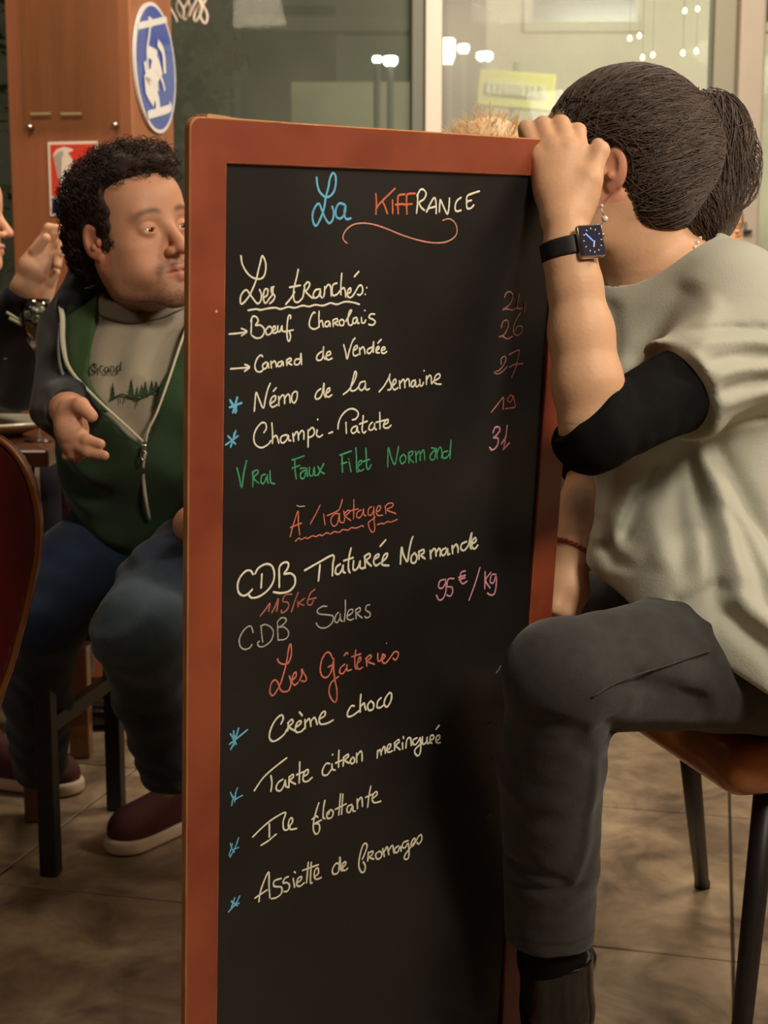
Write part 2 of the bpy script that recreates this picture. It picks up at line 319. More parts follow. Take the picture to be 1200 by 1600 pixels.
  ";570,200 550,160 520,155 485,210 470,290 485,345 520,358 555,320 575,240 580,200 580,290 590,380 605,450 605,530 590,560 560,530 542,470 560,400 620,350;535,272 565,258;670,250 635,280 630,320 655,325 685,280 690,250 690,300 725,295;665,180 685,155 695,165;760,135 752,200 755,270 765,290;725,190 800,165;775,240 800,215 795,190 780,210 770,260 785,290 815,275;845,200 850,265;840,205 875,175 885,195 855,225 912,250;940,160 940,215 955,225 970,200 978,165;975,215 1000,185 985,172 975,200 980,235 1005,238 1040,195 1075,150 1105,155 1100,195 1080,215 1062,200")]),
('grey', 2.2, None, [('K', "1009,77 1011,79")]),
('white', 3.2, 'white chalk dessert line, topmost', [
 ('L', "380,305 395,270 385,245 350,270 315,330 302,390 320,420 355,412 400,375 420,340;430,295 425,350;425,300 450,275 460,295 435,325 470,350;475,330 510,305 512,285 490,295 475,335 485,360 515,355 535,335;503,225 522,248;540,275 542,335;542,300 565,270 575,285 580,320;578,290 600,262 612,275 622,308;640,270 672,250 675,222 655,230 635,270 645,305 690,300 730,278;870,185 850,185 825,230 830,255 860,248 905,215;915,105 910,170 910,225;912,190 935,165 942,190 948,210;980,150 960,180 968,212 995,205 1000,170 980,150;1050,130 1030,150 1022,190 1045,195 1070,175;1105,95 1080,130 1070,170 1090,190 1115,150 1120,105 1105,95")]),
('white', 3.0, 'white chalk dessert line, second', [
 ('M', "312,768 400,640 500,545 600,465 650,428;485,610 495,690 485,775;610,650 565,680 540,730 550,765 590,765 625,700 635,655 640,720 665,735;675,620 672,735;675,630 710,600 720,625 685,665 740,700;788,470 785,590 782,690;755,605 835,570;830,620 870,595 875,555 850,560 825,610 825,665 865,675 918,632"),
 ('N', "135,400 105,400 75,455 80,495 115,495 150,450;155,400 158,445 182,455;159,320 161,324;215,285 212,360 212,430;185,395 240,370;255,350 250,420;250,350 290,320 295,340 265,370 300,395;330,345 310,380 325,400 345,385 345,355 330,345;365,310 365,390;368,335 395,295 410,310 412,375;545,285 540,350;545,300 565,280 575,325;575,300 595,255 605,265 610,310;625,285 650,262 655,235 635,240 620,285 640,302 670,290;690,220 688,285;685,225 720,195 728,215 700,245 735,280;755,220 758,275;762,168 765,185;785,265 790,210 805,180 825,185 830,245;880,180 850,195 845,230 870,235 895,200 905,180 912,250 905,310 885,332 862,310 862,280 890,250 920,225;925,170 925,225 940,232 960,210 965,170 968,225 985,220;990,200 1020,185 1018,158 995,165 990,210 1005,225;1045,205 1070,185 1070,160 1048,165 1040,205 1055,222 1078,220;1068,72 1042,105")]),
('white', 2.9, 'white chalk dessert line, third', [
 ('O', "205,405 270,340 350,275 440,228 425,290 428,345 450,355 475,330;325,310 325,405;265,465 320,430 375,383;470,325 492,295 488,268 470,280 462,325 480,350 522,343;682,158 665,210 645,290 642,345 655,380 675,378 688,345 680,310 650,310;632,278 660,255 675,262;655,305 700,282;725,140 715,200 712,260 725,272;765,210 740,235 745,270 775,262 785,225 765,208 752,240;838,92 825,245;855,95 845,240;800,205 880,165;920,170 890,185 885,220 905,225 925,180 928,215 945,218;960,130 962,200;965,150 985,120 995,135 998,185;1058,38 1045,110 1035,190;1020,120 1075,95;1075,125 1102,100 1098,78 1078,95 1068,135 1085,158 1130,148")]),
('white', 2.9, 'white chalk dessert line, lowest', [
 ('Q', "198,432 205,380 225,320 245,275 255,270 255,340 260,410;175,412 245,365;325,300 285,315 285,345 325,350 325,385 295,410 268,415;365,290 345,300 335,325 360,325 372,345 360,372 340,375;392,300 400,350;398,262 405,268;415,325 435,310 440,290 420,300 412,335 430,345 455,325;478,208 468,325;495,208 490,318 500,325;445,255 535,222;515,290 535,270 532,240 515,255 512,290 525,305 552,295;655,220 635,215 615,250 622,275 650,260 658,175 662,240 670,258;672,240 690,220 688,205 675,215 672,245 685,255 702,242;790,205 802,230 795,262 778,262 765,230 770,175 785,120 800,100 812,115 800,155 785,190;820,150 815,200;820,155 845,145 840,165 825,180 850,190;880,145 860,165 870,190 890,180 895,155 880,145;900,130 910,175;908,150 925,120 935,165;935,140 955,112 965,155;990,115 970,130 968,150 985,150 1000,120 1005,145;1045,85 1020,95 1010,120 1028,125 1045,100 1050,150 1045,185 1028,190 1025,170 1060,120 1085,85 1078,72 1062,100 1072,115 1105,60 1120,55 1122,80 1105,105 1095,95")]),
('blue', 4.2, None, [('C', "80,450 102,485 125,520;130,432 115,485 100,535;158,470 118,485 78,500;122,480 118,535")]),
('blue', 3.2, None, [('C', "120,655 103,710 85,765;135,690 95,720 52,750;65,690 90,715 118,745;110,670 95,740")]),
('blue', 3.0, None, [('L', "40,370 58,400 80,440;62,350 65,440;95,332 70,420 42,475;155,343 85,400 35,440;72,385 62,450")]),
('blue', 2.4, None, [('M', "65,785 85,830 110,870;140,740 120,800 110,890;190,820 150,840 115,865;100,830 88,870 78,925")]),
('blue', 2.2, None, [('O', "45,450 60,500 75,515;105,410 80,480 42,552;105,480 70,495;60,455 35,540")]),
('blue', 2.6, None, [('Q', "88,400 65,445 25,490;40,430 75,455;85,440 55,455;60,410 40,470")]),
('faint', 2.0, 'faded red chalk marks near the knee', [('Y', "88,228 98,215 106,200;40,440 55,428 75,415;58,578 75,560 90,572;45,800 65,775 62,790 85,765 98,752")]),
]
# ================================================================ the setting
M_wall = mat('warm_plaster', lin((176, 150, 120)), 0.8, noise_scale=3, noise_amt=0.12, bump=0.15, bump_scale=30)
M_ceil = mat('ceiling_paint', lin((190, 170, 140)), 0.9)
M_dark = mat('dark_wall', lin((60, 45, 38)), 0.8, noise_scale=3)
M_grout = mat('floor_grout', lin((58, 44, 34)), 0.9, noise_scale=20)
def struct(o): o['kind'] = 'structure'; return o
XL, XR, YF, YB, ZC = -3.2, 3.0, -2.2, 4.95, 2.9
struct(box_obj('ceiling', ((XL + XR) / 2, (YF + YB) / 2, ZC + 0.05), (XR - XL + .4, YB - YF + .4, 0.1), M_ceil))
struct(box_obj('wall_left', (XL - 0.1, (YF + YB) / 2, ZC / 2), (0.2, YB - YF, ZC), M_dark))
struct(box_obj('wall_right', (XR + 0.1, (YF + YB) / 2, ZC / 2), (0.2, YB - YF, ZC), M_wall))
struct(box_obj('wall_front', ((XL + XR) / 2, YF - 0.1, ZC / 2), (XR - XL + .4, 0.2, ZC), M_wall))
# window wall: low parapet and a head beam, everything between is glazed
struct(box_obj('wall_back', ((XL + XR) / 2, YB + 0.08, 0.22), (XR - XL + .4, 0.16, 0.44), M_wall))
struct(box_obj('trim_1', ((XL + XR) / 2, YB + 0.08, 2.75), (XR - XL + .4, 0.16, 0.3), M_wall))

# floor with single tiles
fl = box_obj('floor', ((XL + XR) / 2, (YF + YB) / 2, -0.056), (XR - XL + .4, YB - YF + .4, 0.1), M_grout); struct(fl)
def tile_material():
    m = bpy.data.materials.new('brown_stone_tile'); m.use_nodes = True; nt = m.node_tree; N = nt.nodes; L = nt.links; b = N['Principled BSDF']
    g = N.new('ShaderNodeNewGeometry'); oi = N.new('ShaderNodeObjectInfo')
    n1 = N.new('ShaderNodeTexNoise'); n1.inputs['Scale'].default_value = 5.5; n1.inputs['Detail'].default_value = 8; n1.inputs['Roughness'].default_value = 0.62
    n1.inputs['Distortion'].default_value = 0.6
    n2 = N.new('ShaderNodeTexNoise'); n2.inputs['Scale'].default_value = 26; n2.inputs['Detail'].default_value = 5
    L.new(g.outputs['Position'], n1.inputs['Vector']); L.new(g.outputs['Position'], n2.inputs['Vector'])
    cr = N.new('ShaderNodeValToRGB'); e = cr.color_ramp.elements
    e[0].position = 0.33; e[0].color = (*lin((90, 74, 60)), 1); e[1].position = 0.68; e[1].color = (*lin((170, 150, 120)), 1)
    k = e.new(0.5); k.color = (*lin((136, 116, 92)), 1)
    L.new(n1.outputs['Fac'], cr.inputs[0])
    mx = N.new('ShaderNodeMix'); mx.data_type = 'RGBA'; mx.blend_type = 'MULTIPLY'; mx.inputs[0].default_value = 0.5
    r2 = N.new('ShaderNodeMapRange'); r2.inputs[1].default_value = .3; r2.inputs[2].default_value = .7; r2.inputs[3].default_value = .65; r2.inputs[4].default_value = 1.1
    L.new(n2.outputs['Fac'], r2.inputs[0]); L.new(cr.outputs[0], mx.inputs[6]); L.new(r2.outputs[0], mx.inputs[7])
    hs = N.new('ShaderNodeHueSaturation'); r3 = N.new('ShaderNodeMapRange'); r3.inputs[3].default_value = 0.85; r3.inputs[4].default_value = 1.12
    L.new(oi.outputs['Random'], r3.inputs[0]); L.new(r3.outputs[0], hs.inputs['Value']); L.new(mx.outputs[2], hs.inputs['Color'])
    L.new(hs.outputs[0], b.inputs['Base Color'])
    rr = N.new('ShaderNodeMapRange'); rr.inputs[3].default_value = .28; rr.inputs[4].default_value = .55; L.new(n1.outputs['Fac'], rr.inputs[0]); L.new(rr.outputs[0], b.inputs['Roughness'])
    bp = N.new('ShaderNodeBump'); bp.inputs['Strength'].default_value = .12; bp.inputs['Distance'].default_value = .004
    L.new(n2.outputs['Fac'], bp.inputs['Height']); L.new(bp.outputs[0], b.inputs['Normal'])
    return m
M_tile = tile_material()
TS = 0.644
ta = R(-13.6); tx = np.array([math.cos(ta), math.sin(ta)]); ty = np.array([-math.sin(ta), math.cos(ta)])
# a crossing of joints read from the photograph
cr0 = PZ(1140, 1276, 0)[:2]
bm = bmesh.new(); box_bm(bm, 0, 0, -0.008, TS - 0.005, TS - 0.005, 0.016, bevel=0.0018, seg=1)
tme = bpy.data.meshes.new('floor_tile'); bm.to_mesh(tme); bm.free(); tme.materials.append(M_tile)
for i in range(-9, 9):
    for j in range(-9, 8):
        c = cr0 + tx * (i + .5) * TS + ty * (j + .5) * TS
        if c[0] < XL + .1 or c[0] > XR - .1 or c[1] < -0.4 or c[1] > YB - .1: continue
        o = bpy.data.objects.new('floor_tile', tme); o.location = (c[0], c[1], random.uniform(-.0006, .0006)); o.rotation_euler = (0, 0, ta)
        link(o, fl); o.matrix_parent_inverse = WM(fl).inverted()

# ---------------------------------------------------------------- windows
M_alu = mat('painted_window_frame', lin((214, 196, 180)), 0.35, metal=0.0, spec=0.6)
M_aludk = mat('dark_window_gasket', lin((96, 98, 84)), 0.45)
M_glass = glass_mat('window_glass', (0.92, 0.95, 0.92), 0.03, 0.12, .17, lin((140, 144, 126)))
M_glass2 = glass_mat('hazy_window_glass', (0.88, 0.92, 0.88), 0.03, 0.12, .36, lin((190, 188, 174)))
M_curtain = mat('pale_shutter', lin((165, 152, 136)), 0.6, noise_scale=4, noise_amt=0.1)
ZG = 4.85
def xat(px, Y=ZG): return PY(px, 100, Y)[0]
x_m0, x_m1 = xat(664), xat(690)
x_j0, x_j1, x_j2 = xat(1112), xat(1146), xat(1186)
x_l = XL
def window(n, x0, x1, gm=None):
    e = empty('window_%d' % n, ((x0 + x1) / 2, ZG, 0.44)); e['kind'] = 'structure'
    box_obj('pane', ((x0 + x1) / 2, ZG + 0.02, 1.52), (x1 - x0 - 0.01, 0.008, 2.14), gm or M_glass, e)
    for x in (x0, x1):
        box_obj('gasket', (x, ZG + 0.02, 1.52), (0.012, 0.03, 2.16), M_aludk, e)
    box_obj('sill', ((x0 + x1) / 2, ZG + 0.0, 0.46), (x1 - x0, 0.08, 0.04), M_alu, e, bevel=.004)
    box_obj('head', ((x0 + x1) / 2, ZG + 0.0, 2.585), (x1 - x0, 0.08, 0.04), M_alu, e, bevel=.004)
    return e
window(1, x_l, x_m0 - 0.045)
window(2, x_m1, x_j0, M_glass2)
window(3, x_j2 + 0.01, x_j2 + 0.9)
struct(box_obj('trim_2', ((x_m0 + x_m1) / 2, ZG - 0.01, 1.52), (x_m1 - x_m0, 0.07, 2.2), M_alu, bevel=.004))
struct(box_obj('trim_3', (x_m0 - 0.023, ZG + 0.0, 1.52), (0.046, 0.05, 2.2), M_aludk, bevel=.004))
struct(box_obj('trim_4', ((x_j0 + x_j1) / 2, ZG + 0.0, 1.52), (x_j1 - x_j0, 0.06, 2.2), mat('window_jamb', lin((132, 126, 106)), .5), bevel=.004))
struct(box_obj('trim_5', ((x_j1 + x_j2) / 2, ZG - 0.03, 1.52), (x_j2 - x_j1, 0.1, 2.2), M_curtain, bevel=.01))
# lever on the pale upright
lev = PY(1164, 358, ZG - .08)
h = empty('window_handle', tuple(lev), 'small dark handle on the pale window upright at right', 'handle')
box_obj('plate', tuple(lev), (0.012, 0.01, 0.05), M_aludk, h, bevel=.002)
box_obj('lever', (lev[0] + 0.006, lev[1] - 0.014, lev[2] - 0.008), (0.03, 0.012, 0.011), mat('dark_metal', lin((40, 34, 28)), .4), h, bevel=.003)

# ---------------------------------------------------------------- the street outside
M_asph = mat('night_pavement', lin((88, 86, 76)), .9, noise_scale=4)
gr = box_obj('ground', (0, 16, -0.15), (40, 22, 0.1), M_asph); struct(gr)
M_fac = mat('pale_stone_facade', lin((180, 170, 148)), .9, noise_scale=1.3, noise_amt=.35, bump=.2, bump_scale=6)
M_fac2 = mat('dark_facade', lin((70, 70, 62)), .9, noise_scale=1.0, noise_amt=.4)
M_wdark = mat('unlit_window', lin((34, 38, 36)), .2)
def facade(name, x0, x1, Y, hgt, m, label, wins, fr, dep=3.0):
    e = empty(name, ((x0 + x1) / 2, Y, 0), label, 'building')
    bm = bmesh.new(); box_bm(bm, (x0 + x1) / 2, Y + dep / 2, hgt / 2, x1 - x0, dep, hgt)
    bm_obj('wall', bm, m, e)
    for (wx, wz, ww, wh) in wins:
        w = box_obj('window', (wx, Y - 0.02, wz), (ww + .16, 0.08, wh + .16), fr, e, bevel=.01)
        p = box_obj('pane', (wx, Y - 0.065, wz), (ww, 0.02, wh), M_wdark, w)
    box_obj('cornice', ((x0 + x1) / 2, Y - 0.08, hgt * .62), (x1 - x0, 0.2, 0.14), fr, e, bevel=.02)
    return e
facade('street_building', 0.9, 6.8, 12.5, 7.0, M_fac, 'pale stone building across the street behind the right window pane',
       [(1.75, 4.3, .9, 1.5), (3.6, 4.3, .9, 1.5), (5.4, 4.3, .9, 1.5), (4.9, 1.2, 1.2, 1.9)], M_fac)
facade('street_building', -8.0, 0.75, 13.5, 6.0, M_fac2, 'dark building across the street behind the left window pane',
       [(-5.2, 3.4, .9, 1.4), (-3.2, 3.4, .9, 1.4), (-0.9, 3.2, .9, 1.4)], M_fac2)
facade('street_building', PY(455, 130, 11.2)[0], PY(648, 130, 11.2)[0], 11.2, PY(500, 128, 11.2)[2], mat('pale_stucco', lin((120, 114, 96)), .9, noise_scale=1.5, noise_amt=.3), 'low pale building outside, left of the window mullion', [], M_fac2, 1.6)
# leafy trees in the street
M_leaf = mat('night_foliage', lin((34, 38, 28)), .9, noise_scale=6, noise_amt=.5)
M_trunk = mat('tree_bark', lin((60, 52, 40)), .9, noise_scale=10, bump=.5)
def tree(x, y, hc, r, label, seed, n=900):
    rg = np.random.default_rng(seed)
    e = empty('street_tree', (x, y, 0), label, 'tree', 'trees in the street')
    mb = MB(); mb.tube(catmull([(x, y, -0.1), (x + .05, y, hc * .4), (x - .03, y, hc * .75), (x, y, hc)], 4), np.linspace(.11, .05, 13), 8); mb.build('trunk', M_trunk, e)
    V = []; F = []
    for i in range(n):
        d = rg.normal(size=3); d /= np.linalg.norm(d); rr = r * rg.uniform(.35, 1.0) ** .5
        c = np.array([x, y, hc + r * .3]) + d * rr * np.array([1, .9, .95]) * (1 + .25 * math.sin(d[0] * 5 + seed) * math.sin(d[2] * 4))
        a = rg.normal(size=3); a /= np.linalg.norm(a); b = np.cross(a, rg.normal(size=3)); b /= np.linalg.norm(b)
        s = rg.uniform(.07, .14)
        k = len(V); V += [c - a * s, c + b * s * .5, c + a * s, c - b * s * .5]; F.append((k, k + 1, k + 2, k + 3))
    o = np_mesh('foliage', V, F, M_leaf, e, smooth=False); o['kind'] = 'stuff'
tree(-2.3, 9.0, 2.0, 1.35, 'leafy dark tree outside, nearest the wooden column', 3)
tree(-1.9, 11.6, 2.9, .8, 'dark tree outside behind the left pane near the mullion', 5)
tree(1.55, 11.6, 1.6, 0.75, 'small dark tree outside beside the yellow shop sign', 8, 500)

# yellow shop sign (lettering is too blurred in the photograph to read)
sg = PY(806, 142, 9.3); sw = 0.50; sh = 0.23
M_yel = mat('yellow_sign_face', lin((186, 178, 78)), .6, emis=lin((196, 188, 70)), estr=0.05)
s = empty('shop_sign', tuple(sg), 'yellow shop sign with pale blurred letters seen through the right window', 'sign', rotz=R(-6))
SM = Matrix.Translation(Vector(sg)) @ Matrix.Rotation(R(-4), 4, 'Z') @ Matrix.Rotation(R(5), 4, 'Y')
box_obj('sign_box', (0, 0, 0), (sw, 0.08, sh), M_yel, s, bevel=.008, M=SM)
box_obj('name_panel', (0.01, -0.043, 0.0), (sw * .8, 0.006, sh * .40), mat('pale_sign_panel', lin((176, 176, 140)), .7, emis=lin((170, 172, 130)), estr=.04), s, M=SM)
M_slet = mat('sign_letters', lin((206, 205, 175)), .7, emis=lin((200, 200, 170)), estr=.04); M_slsh = mat('letter_edge', lin((80, 84, 62)), .7)
lw_ = sw * .8 / 10.5
for i in range(10):
    bm = bmesh.new(); x0 = -sw * .4 + lw_ * (i + .62)
    kinds = 'CEPGANTEIR'
    k = kinds[i]
    hh = sh * .30; t = .008
    def bar(x, z, w, hgt): box_bm(bm, x, -0.05, z, w, 0.008, hgt)
    bar(x0 - lw_ * .25, 0, t, hh)
    if k in 'CEPGATNR': bar(x0, hh / 2 - t / 2, lw_ * .6, t)
    if k in 'CEG': bar(x0, -hh / 2 + t / 2, lw_ * .6, t)
    if k in 'EPARG': bar(x0, 0, lw_ * .5, t)
    if k in 'ANRPG': bar(x0 + lw_ * .25, 0 if k != 'P' else hh / 4, t, hh if k != 'P' else hh / 2)
    bm.transform(SM); bm_obj('letter', bm, M_slet, s)
box_obj('letter_underline', (0.02, -0.048, -sh * .175), (sw * .66, 0.004, 0.006), M_slsh, s, M=SM)  # thin dark strip below the sign letters
box_obj('bracket', (0, 0.35, 0), (0.04, 0.7, 0.04), M_slsh, s, M=SM)
mb = MB(); mb.tube([tuple(SM @ Vector((0, .68, .3))), tuple(SM @ Vector((0, .68, -2.6)))], .03, 8); mb.build('post', M_slsh, s)

# street lantern with bright heads, and bulbs standing in for reflected string lights
M_white = mat('lamp_glow_white', (1, 1, 1), emis=(1.0, 0.98, 0.9), estr=9)
M_warmb = mat('reflected_glow_warm', (1, .8, .3), emis=(1.0, 0.78, 0.3), estr=5)
M_iron = mat('cast_iron', lin((50, 52, 46)), .6)
def lantern(px, py, Y, w, hgt, label, group, pole=True):
    c = PY(px, py, Y); e = empty('street_lantern', tuple(c), label, 'lamp', group)
    V, F = lathe([(w * .30, -hgt / 2), (w * .5, -hgt * .2), (w * .5, hgt * .35), (w * .12, hgt / 2)], c, seg=8)
    V = list(V); F = list(F); F.append(tuple(range(7, -1, -1))); F.append(tuple(range(24, 32))); np_mesh('lamp_globe', V, F, M_white, e)
    V, F = lathe([(0.0, hgt * .75), (w * .15, hgt * .6), (w * .62, hgt * .42), (w * .5, hgt * .36)], c, seg=8); np_mesh('cap', V, F, M_iron, e)
    if pole:
        mb = MB(); mb.tube([tuple(c - np.array([0, 0, hgt / 2 + 3.0])), tuple(c - np.array([0, 0, hgt * .45]))], .025, 8); mb.build('post', M_iron, e)
    return e
lantern(699, 78, 8.0, .085, .16, 'large bright white street lantern beside the window mullion', 'street lamps')
lantern(724, 76, 11.0, .085, .075, 'round white street lamp just right of the large lantern', 'street lamps', True)
lantern(757, 88, 11.5, .13, .07, 'wide bright white street lamp above the yellow sign', 'street lamps', True)
lantern(610, 95, 10.5, .10, .07, 'bright white street lamp behind the left window pane', 'street lamps', True)
lantern(589, 93, 10.2, .06, .05, 'smaller white street lamp behind the left window pane', 'street lamps', True)
for i, (px, py) in enumerate([(1070, 18), (1090, 15), (984, 61), (999, 57), (1004, 91), (1020, 87), (1067, 84), (1088, 81)]):  # warm reflections in the pane, built as glowing bulbs on added wires
    c = PY(px, py, 4.58 + .12 * (i % 2) - .16 * (i > 5))
    e = empty('reflection_bulb', tuple(c), ['right bulb of the highest pair', 'left bulb of the highest pair'][0] if False else
              'tiny warm bulb for a reflected light in the right window, ' + ['left of the topmost pair', 'right of the topmost pair', 'left of the faint pair', 'right of the faint pair', 'left of the pair above the ponytailed head', 'right of the pair above the ponytailed head', 'left of the right-hand pair', 'right of the right-hand pair'][i], 'light', 'reflected string lights in the window')
    V, F = lathe([(0.0005, -.006), (.0055, -.003), (.0065, .002), (.004, .008), (.002, .011)], c, seg=10)
    np_mesh('bulb', V, F, M_warmb, e)
    mb = MB(); mb.tube([tuple(c + np.array([0, 0, .01])), (c[0], c[1], ZC)], .0004, 4); mb.build('wire', M_iron, e)

# plant behind the column at the far left
pc = PY(-15, 120, 4.4)
pl = empty('potted_plant', (pc[0] - .05, pc[1], 0), 'dark leafy potted plant at the left edge beyond the wooden column', 'plant')
V, F = lathe([(.0, 0), (.13, 0), (.17, .32), (.155, .32), (.12, .04), (0, .04)], (pc[0] - .05, pc[1], 0)); np_mesh('pot', V, F, mat('clay_pot', lin((120, 70, 46)), .8), pl)
mb = MB(); mb.tube(catmull([(pc[0] - .05, pc[1], .05), (pc[0] - .03, pc[1], .8), (pc[0] - .06, pc[1], 1.9)], 4), .015, 6); mb.build('stem', M_trunk, pl)
V = []; F = []
for i in range(260):
    zz = random.uniform(.7, 2.1); a = random.uniform(0, 6.28); rr = random.uniform(.05, .26)
    c = np.array([pc[0] - .05 + rr * math.cos(a), pc[1] + rr * math.sin(a), zz]); d = np.array([math.cos(a), math.sin(a), random.uniform(-.5, .3)]); d /= np.linalg.norm(d)
    w = np.cross(d, [0, 0, 1]); L_ = random.uniform(.06, .12); k = len(V)
    V += [c, c + d * L_ * .5 + w * L_ * .28, c + d * L_, c + d * L_ * .5 - w * L_ * .28]; F.append((k, k + 1, k + 2, k + 3))
np_mesh('foliage', V, F, mat('green_leaves', lin((66, 84, 40)), .5), pl, smooth=False)['kind'] = 'stuff'

# ---------------------------------------------------------------- wooden column with its signs
M_col = mat('red_brown_wood_panel', lin((158, 98, 64)), 0.42, noise_scale=5, noise_amt=.22, stretch=(6, 6, .5), spec=.5, bump=.04)
YC = 3.70
cR = PY(205, 100, YC)         # front right vertical corner
caz = R(9.5)
fx = np.array([math.cos(caz), -math.sin(caz) * 1.0, 0])       # along the front face, towards the right and nearer
fy = np.array([math.sin(caz), math.cos(caz), 0])              # into the depth along the right face
CW = 0.345; CD = 0.345
colm = empty('wooden_column', (cR[0] - .17, cR[1] + .17, 0), 'square red-brown wooden column behind the curly haired man', 'column')
MC = Matrix(((fx[0], fy[0], 0, cR[0]), (fx[1], fy[1], 0, cR[1]), (0, 0, 1, 0), (0, 0, 0, 1)))
box_obj('casing', (-CW / 2, CD / 2, ZC / 2), (CW, CD, ZC), M_col, colm, bevel=.004, M=MC)
def face_rect(name, px0, py0, px1, py1, m, thick=.002, off=0.0, parent=None):
    """rectangle on the column front face between two picture corners"""
    def loc(px, py):
        r = ray(px, py); n = Vector(fy); t = (Vector((cR[0], cR[1], 0)) - Vector(_C)).dot(n) / Vector(r).dot(n)
        p = _C + r * t; d = p - np.array([cR[0], cR[1], 0]); return d.dot(fx), p[2]
    a = loc(px0, py0); b = loc(px1, py1)
    return a, b
# acrylic notice holder
a, b = face_rect('', 30, -60, 190, 203, None)
ac = empty('acrylic_notice_holder', tuple(MC @ Vector(((a[0] + b[0]) / 2, -.01, b[1]))), 'clear acrylic sheet screwed to the front of the wooden column', 'notice holder')
M_acr = glass_mat('clear_acrylic', (.96, .97, .95), .05, .2)
box_obj('acrylic_sheet', ((a[0] + b[0]) / 2, -.014, (a[1] + b[1]) / 2), (b[0] - a[0], .004, a[1] - b[1]), M_acr, ac, M=MC, bevel=.001)
M_chrome = mat('chrome', (.8, .78, .74), .15, metal=1)
for (sx, sz) in ((a[0] + .02, b[1] + .012), (b[0] - .012, b[1] + .012), (a[0] + .02, a[1] - .02), (b[0] - .012, a[1] - .02)):
    V, F = lathe([(.0, .006), (.005, .005), (.007, .0), (.007, -.016), (0, -.016)], MC @ Vector((sx, -.018, sz)), axis=-Vector(fy), seg=14); np_mesh('screw', V, F, M_chrome, ac)
M_film = mat('notice_film', lin((150, 110, 70)), .3)
for (q0, q1, w_) in ((50, 82, 0), (97, 130, 0)):
    c0, c1 = face_rect('', q0, 176, q1, 181, None)
    box_obj('printed_strip', ((c0[0] + c1[0]) / 2, -.0115, (c0[1] + c1[1]) / 2), (c1[0] - c0[0], .0006, .006), mat('pale_print', lin((196, 176, 128)), .6), ac, M=MC)
# extinguisher sign
a, b = face_rect('', 75, 222, 156, 337, None)
W_, H_ = b[0] - a[0], a[1] - b[1]
ex = empty('fire_extinguisher_sign', tuple(MC @ Vector(((a[0] + b[0]) / 2, -.003, (a[1] + b[1]) / 2))), 'red fire extinguisher sign with blue strip on the wooden column', 'sign')
M_sw = mat('sign_white', lin((236, 222, 206)), .4); M_sr = mat('sign_red', lin((216, 66, 46)), .4); M_sb = mat('sign_blue', lin((48, 52, 120)), .4)
box_obj('sign_plate', ((a[0] + b[0]) / 2, -.0025, (a[1] + b[1]) / 2), (W_, .003, H_), M_sw, ex, M=MC, bevel=.001)
bw = W_ * .055
box_obj('red_field', ((a[0] + b[0]) / 2, -.0045, a[1] - bw - H_ * .345), (W_ - 2 * bw, .001, H_ * .69), M_sr, ex, M=MC)
box_obj('blue_field', ((a[0] + b[0]) / 2, -.0045, b[1] + bw + H_ * .098), (W_ - 2 * bw, .001, H_ * .2), M_sb, ex, M=MC)
def flat(name, pts, m, parent, Mx, y, th=.0008):
    """flat printed shape: polygon in (x,z) of frame Mx at local y"""
    bm = bmesh.new(); vs = [bm.verts.new(Mx @ Vector((p[0], y, p[1]))) for p in pts]
    f = bm.faces.new(vs); bmesh.ops.triangulate(bm, faces=[f]); return bm_obj(name, bm, m, parent)
def S(u, v): return (a[0] + u * W_, a[1] - v * H_)
body = [(.22, .25), (.25, .215), (.29, .195), (.29, .15), (.28, .125), (.20, .13), (.14, .165), (.115, .21), (.085, .205), (.10, .155), (.16, .105), (.24, .085), (.31, .07), (.37, .085), (.46, .10), (.47, .13), (.40, .135), (.385, .15), (.385, .195), (.43, .215), (.46, .25), (.46, .68), (.22, .68)]
body = [(u * 1.05 + .02, v) for u, v in body]
flat('extinguisher_symbol', [S(*p) for p in body], M_sw, ex, MC, -.0058)
flat('flame_symbol', [S(*p) for p in [(.62, .66), (.56, .52), (.62, .36), (.66, .45), (.72, .25), (.8, .42), (.85, .36), (.9, .52), (.84, .66)]], M_sw, ex, MC, -.0058)
flat('text_strip', [S(*p) for p in [(.14, .79), (.86, .79), (.86, .81), (.14, .81)]], M_sw, ex, MC, -.0058)
flat('hand_symbol', [S(*p) for p in [(.28, .83), (.33, .82), (.35, .90), (.5, .92), (.5, .96), (.3, .96)]], M_sw, ex, MC, -.0058)
# round ski lift sign on the right face
def side_loc(px, py):
    r = ray(px, py); n = Vector(fx); t = (Vector((cR[0], cR[1], 0)) - Vector(_C)).dot(n) / Vector(r).dot(n)
    p = _C + r * t; d = p - np.array([cR[0], cR[1], 0]); return d.dot(fy), p[2]
l0 = side_loc(203, 106); l1 = side_loc(272, 106); t0 = side_loc(236, 5); t1 = side_loc(240, 207)
RS = (t0[1] - t1[1]) / 2; sc_ = ((l0[0] + l1[0]) / 2, (t0[1] + t1[1]) / 2); RH = (l1[0] - l0[0]) / 2
MS = Matrix(((fy[0], -fx[0], 0, cR[0]), (fy[1], -fx[1], 0, cR[1]), (0, 0, 1, 0), (0, 0, 0, 1)))  # x along depth, y into the column
rs = empty('ski_lift_sign', tuple(MS @ Vector((sc_[0], -.005, sc_[1]))), 'round blue and white ski lift sign on the side of the wooden column', 'sign')
M_sw2 = mat('sign_white_gloss', lin((232, 226, 222)), .25, coat=.6); M_sb2 = mat('sign_blue_gloss', lin((34, 66, 168)), .22, coat=.8)
RR = min(RS, RH * 1.15)
def ell(rx, rz, y, n=56): return [MS @ Vector((sc_[0] + rx * math.cos(2 * math.pi * k / n), y, sc_[1] + rz * math.sin(2 * math.pi * k / n))) for k in range(n)]
bm = bmesh.new()
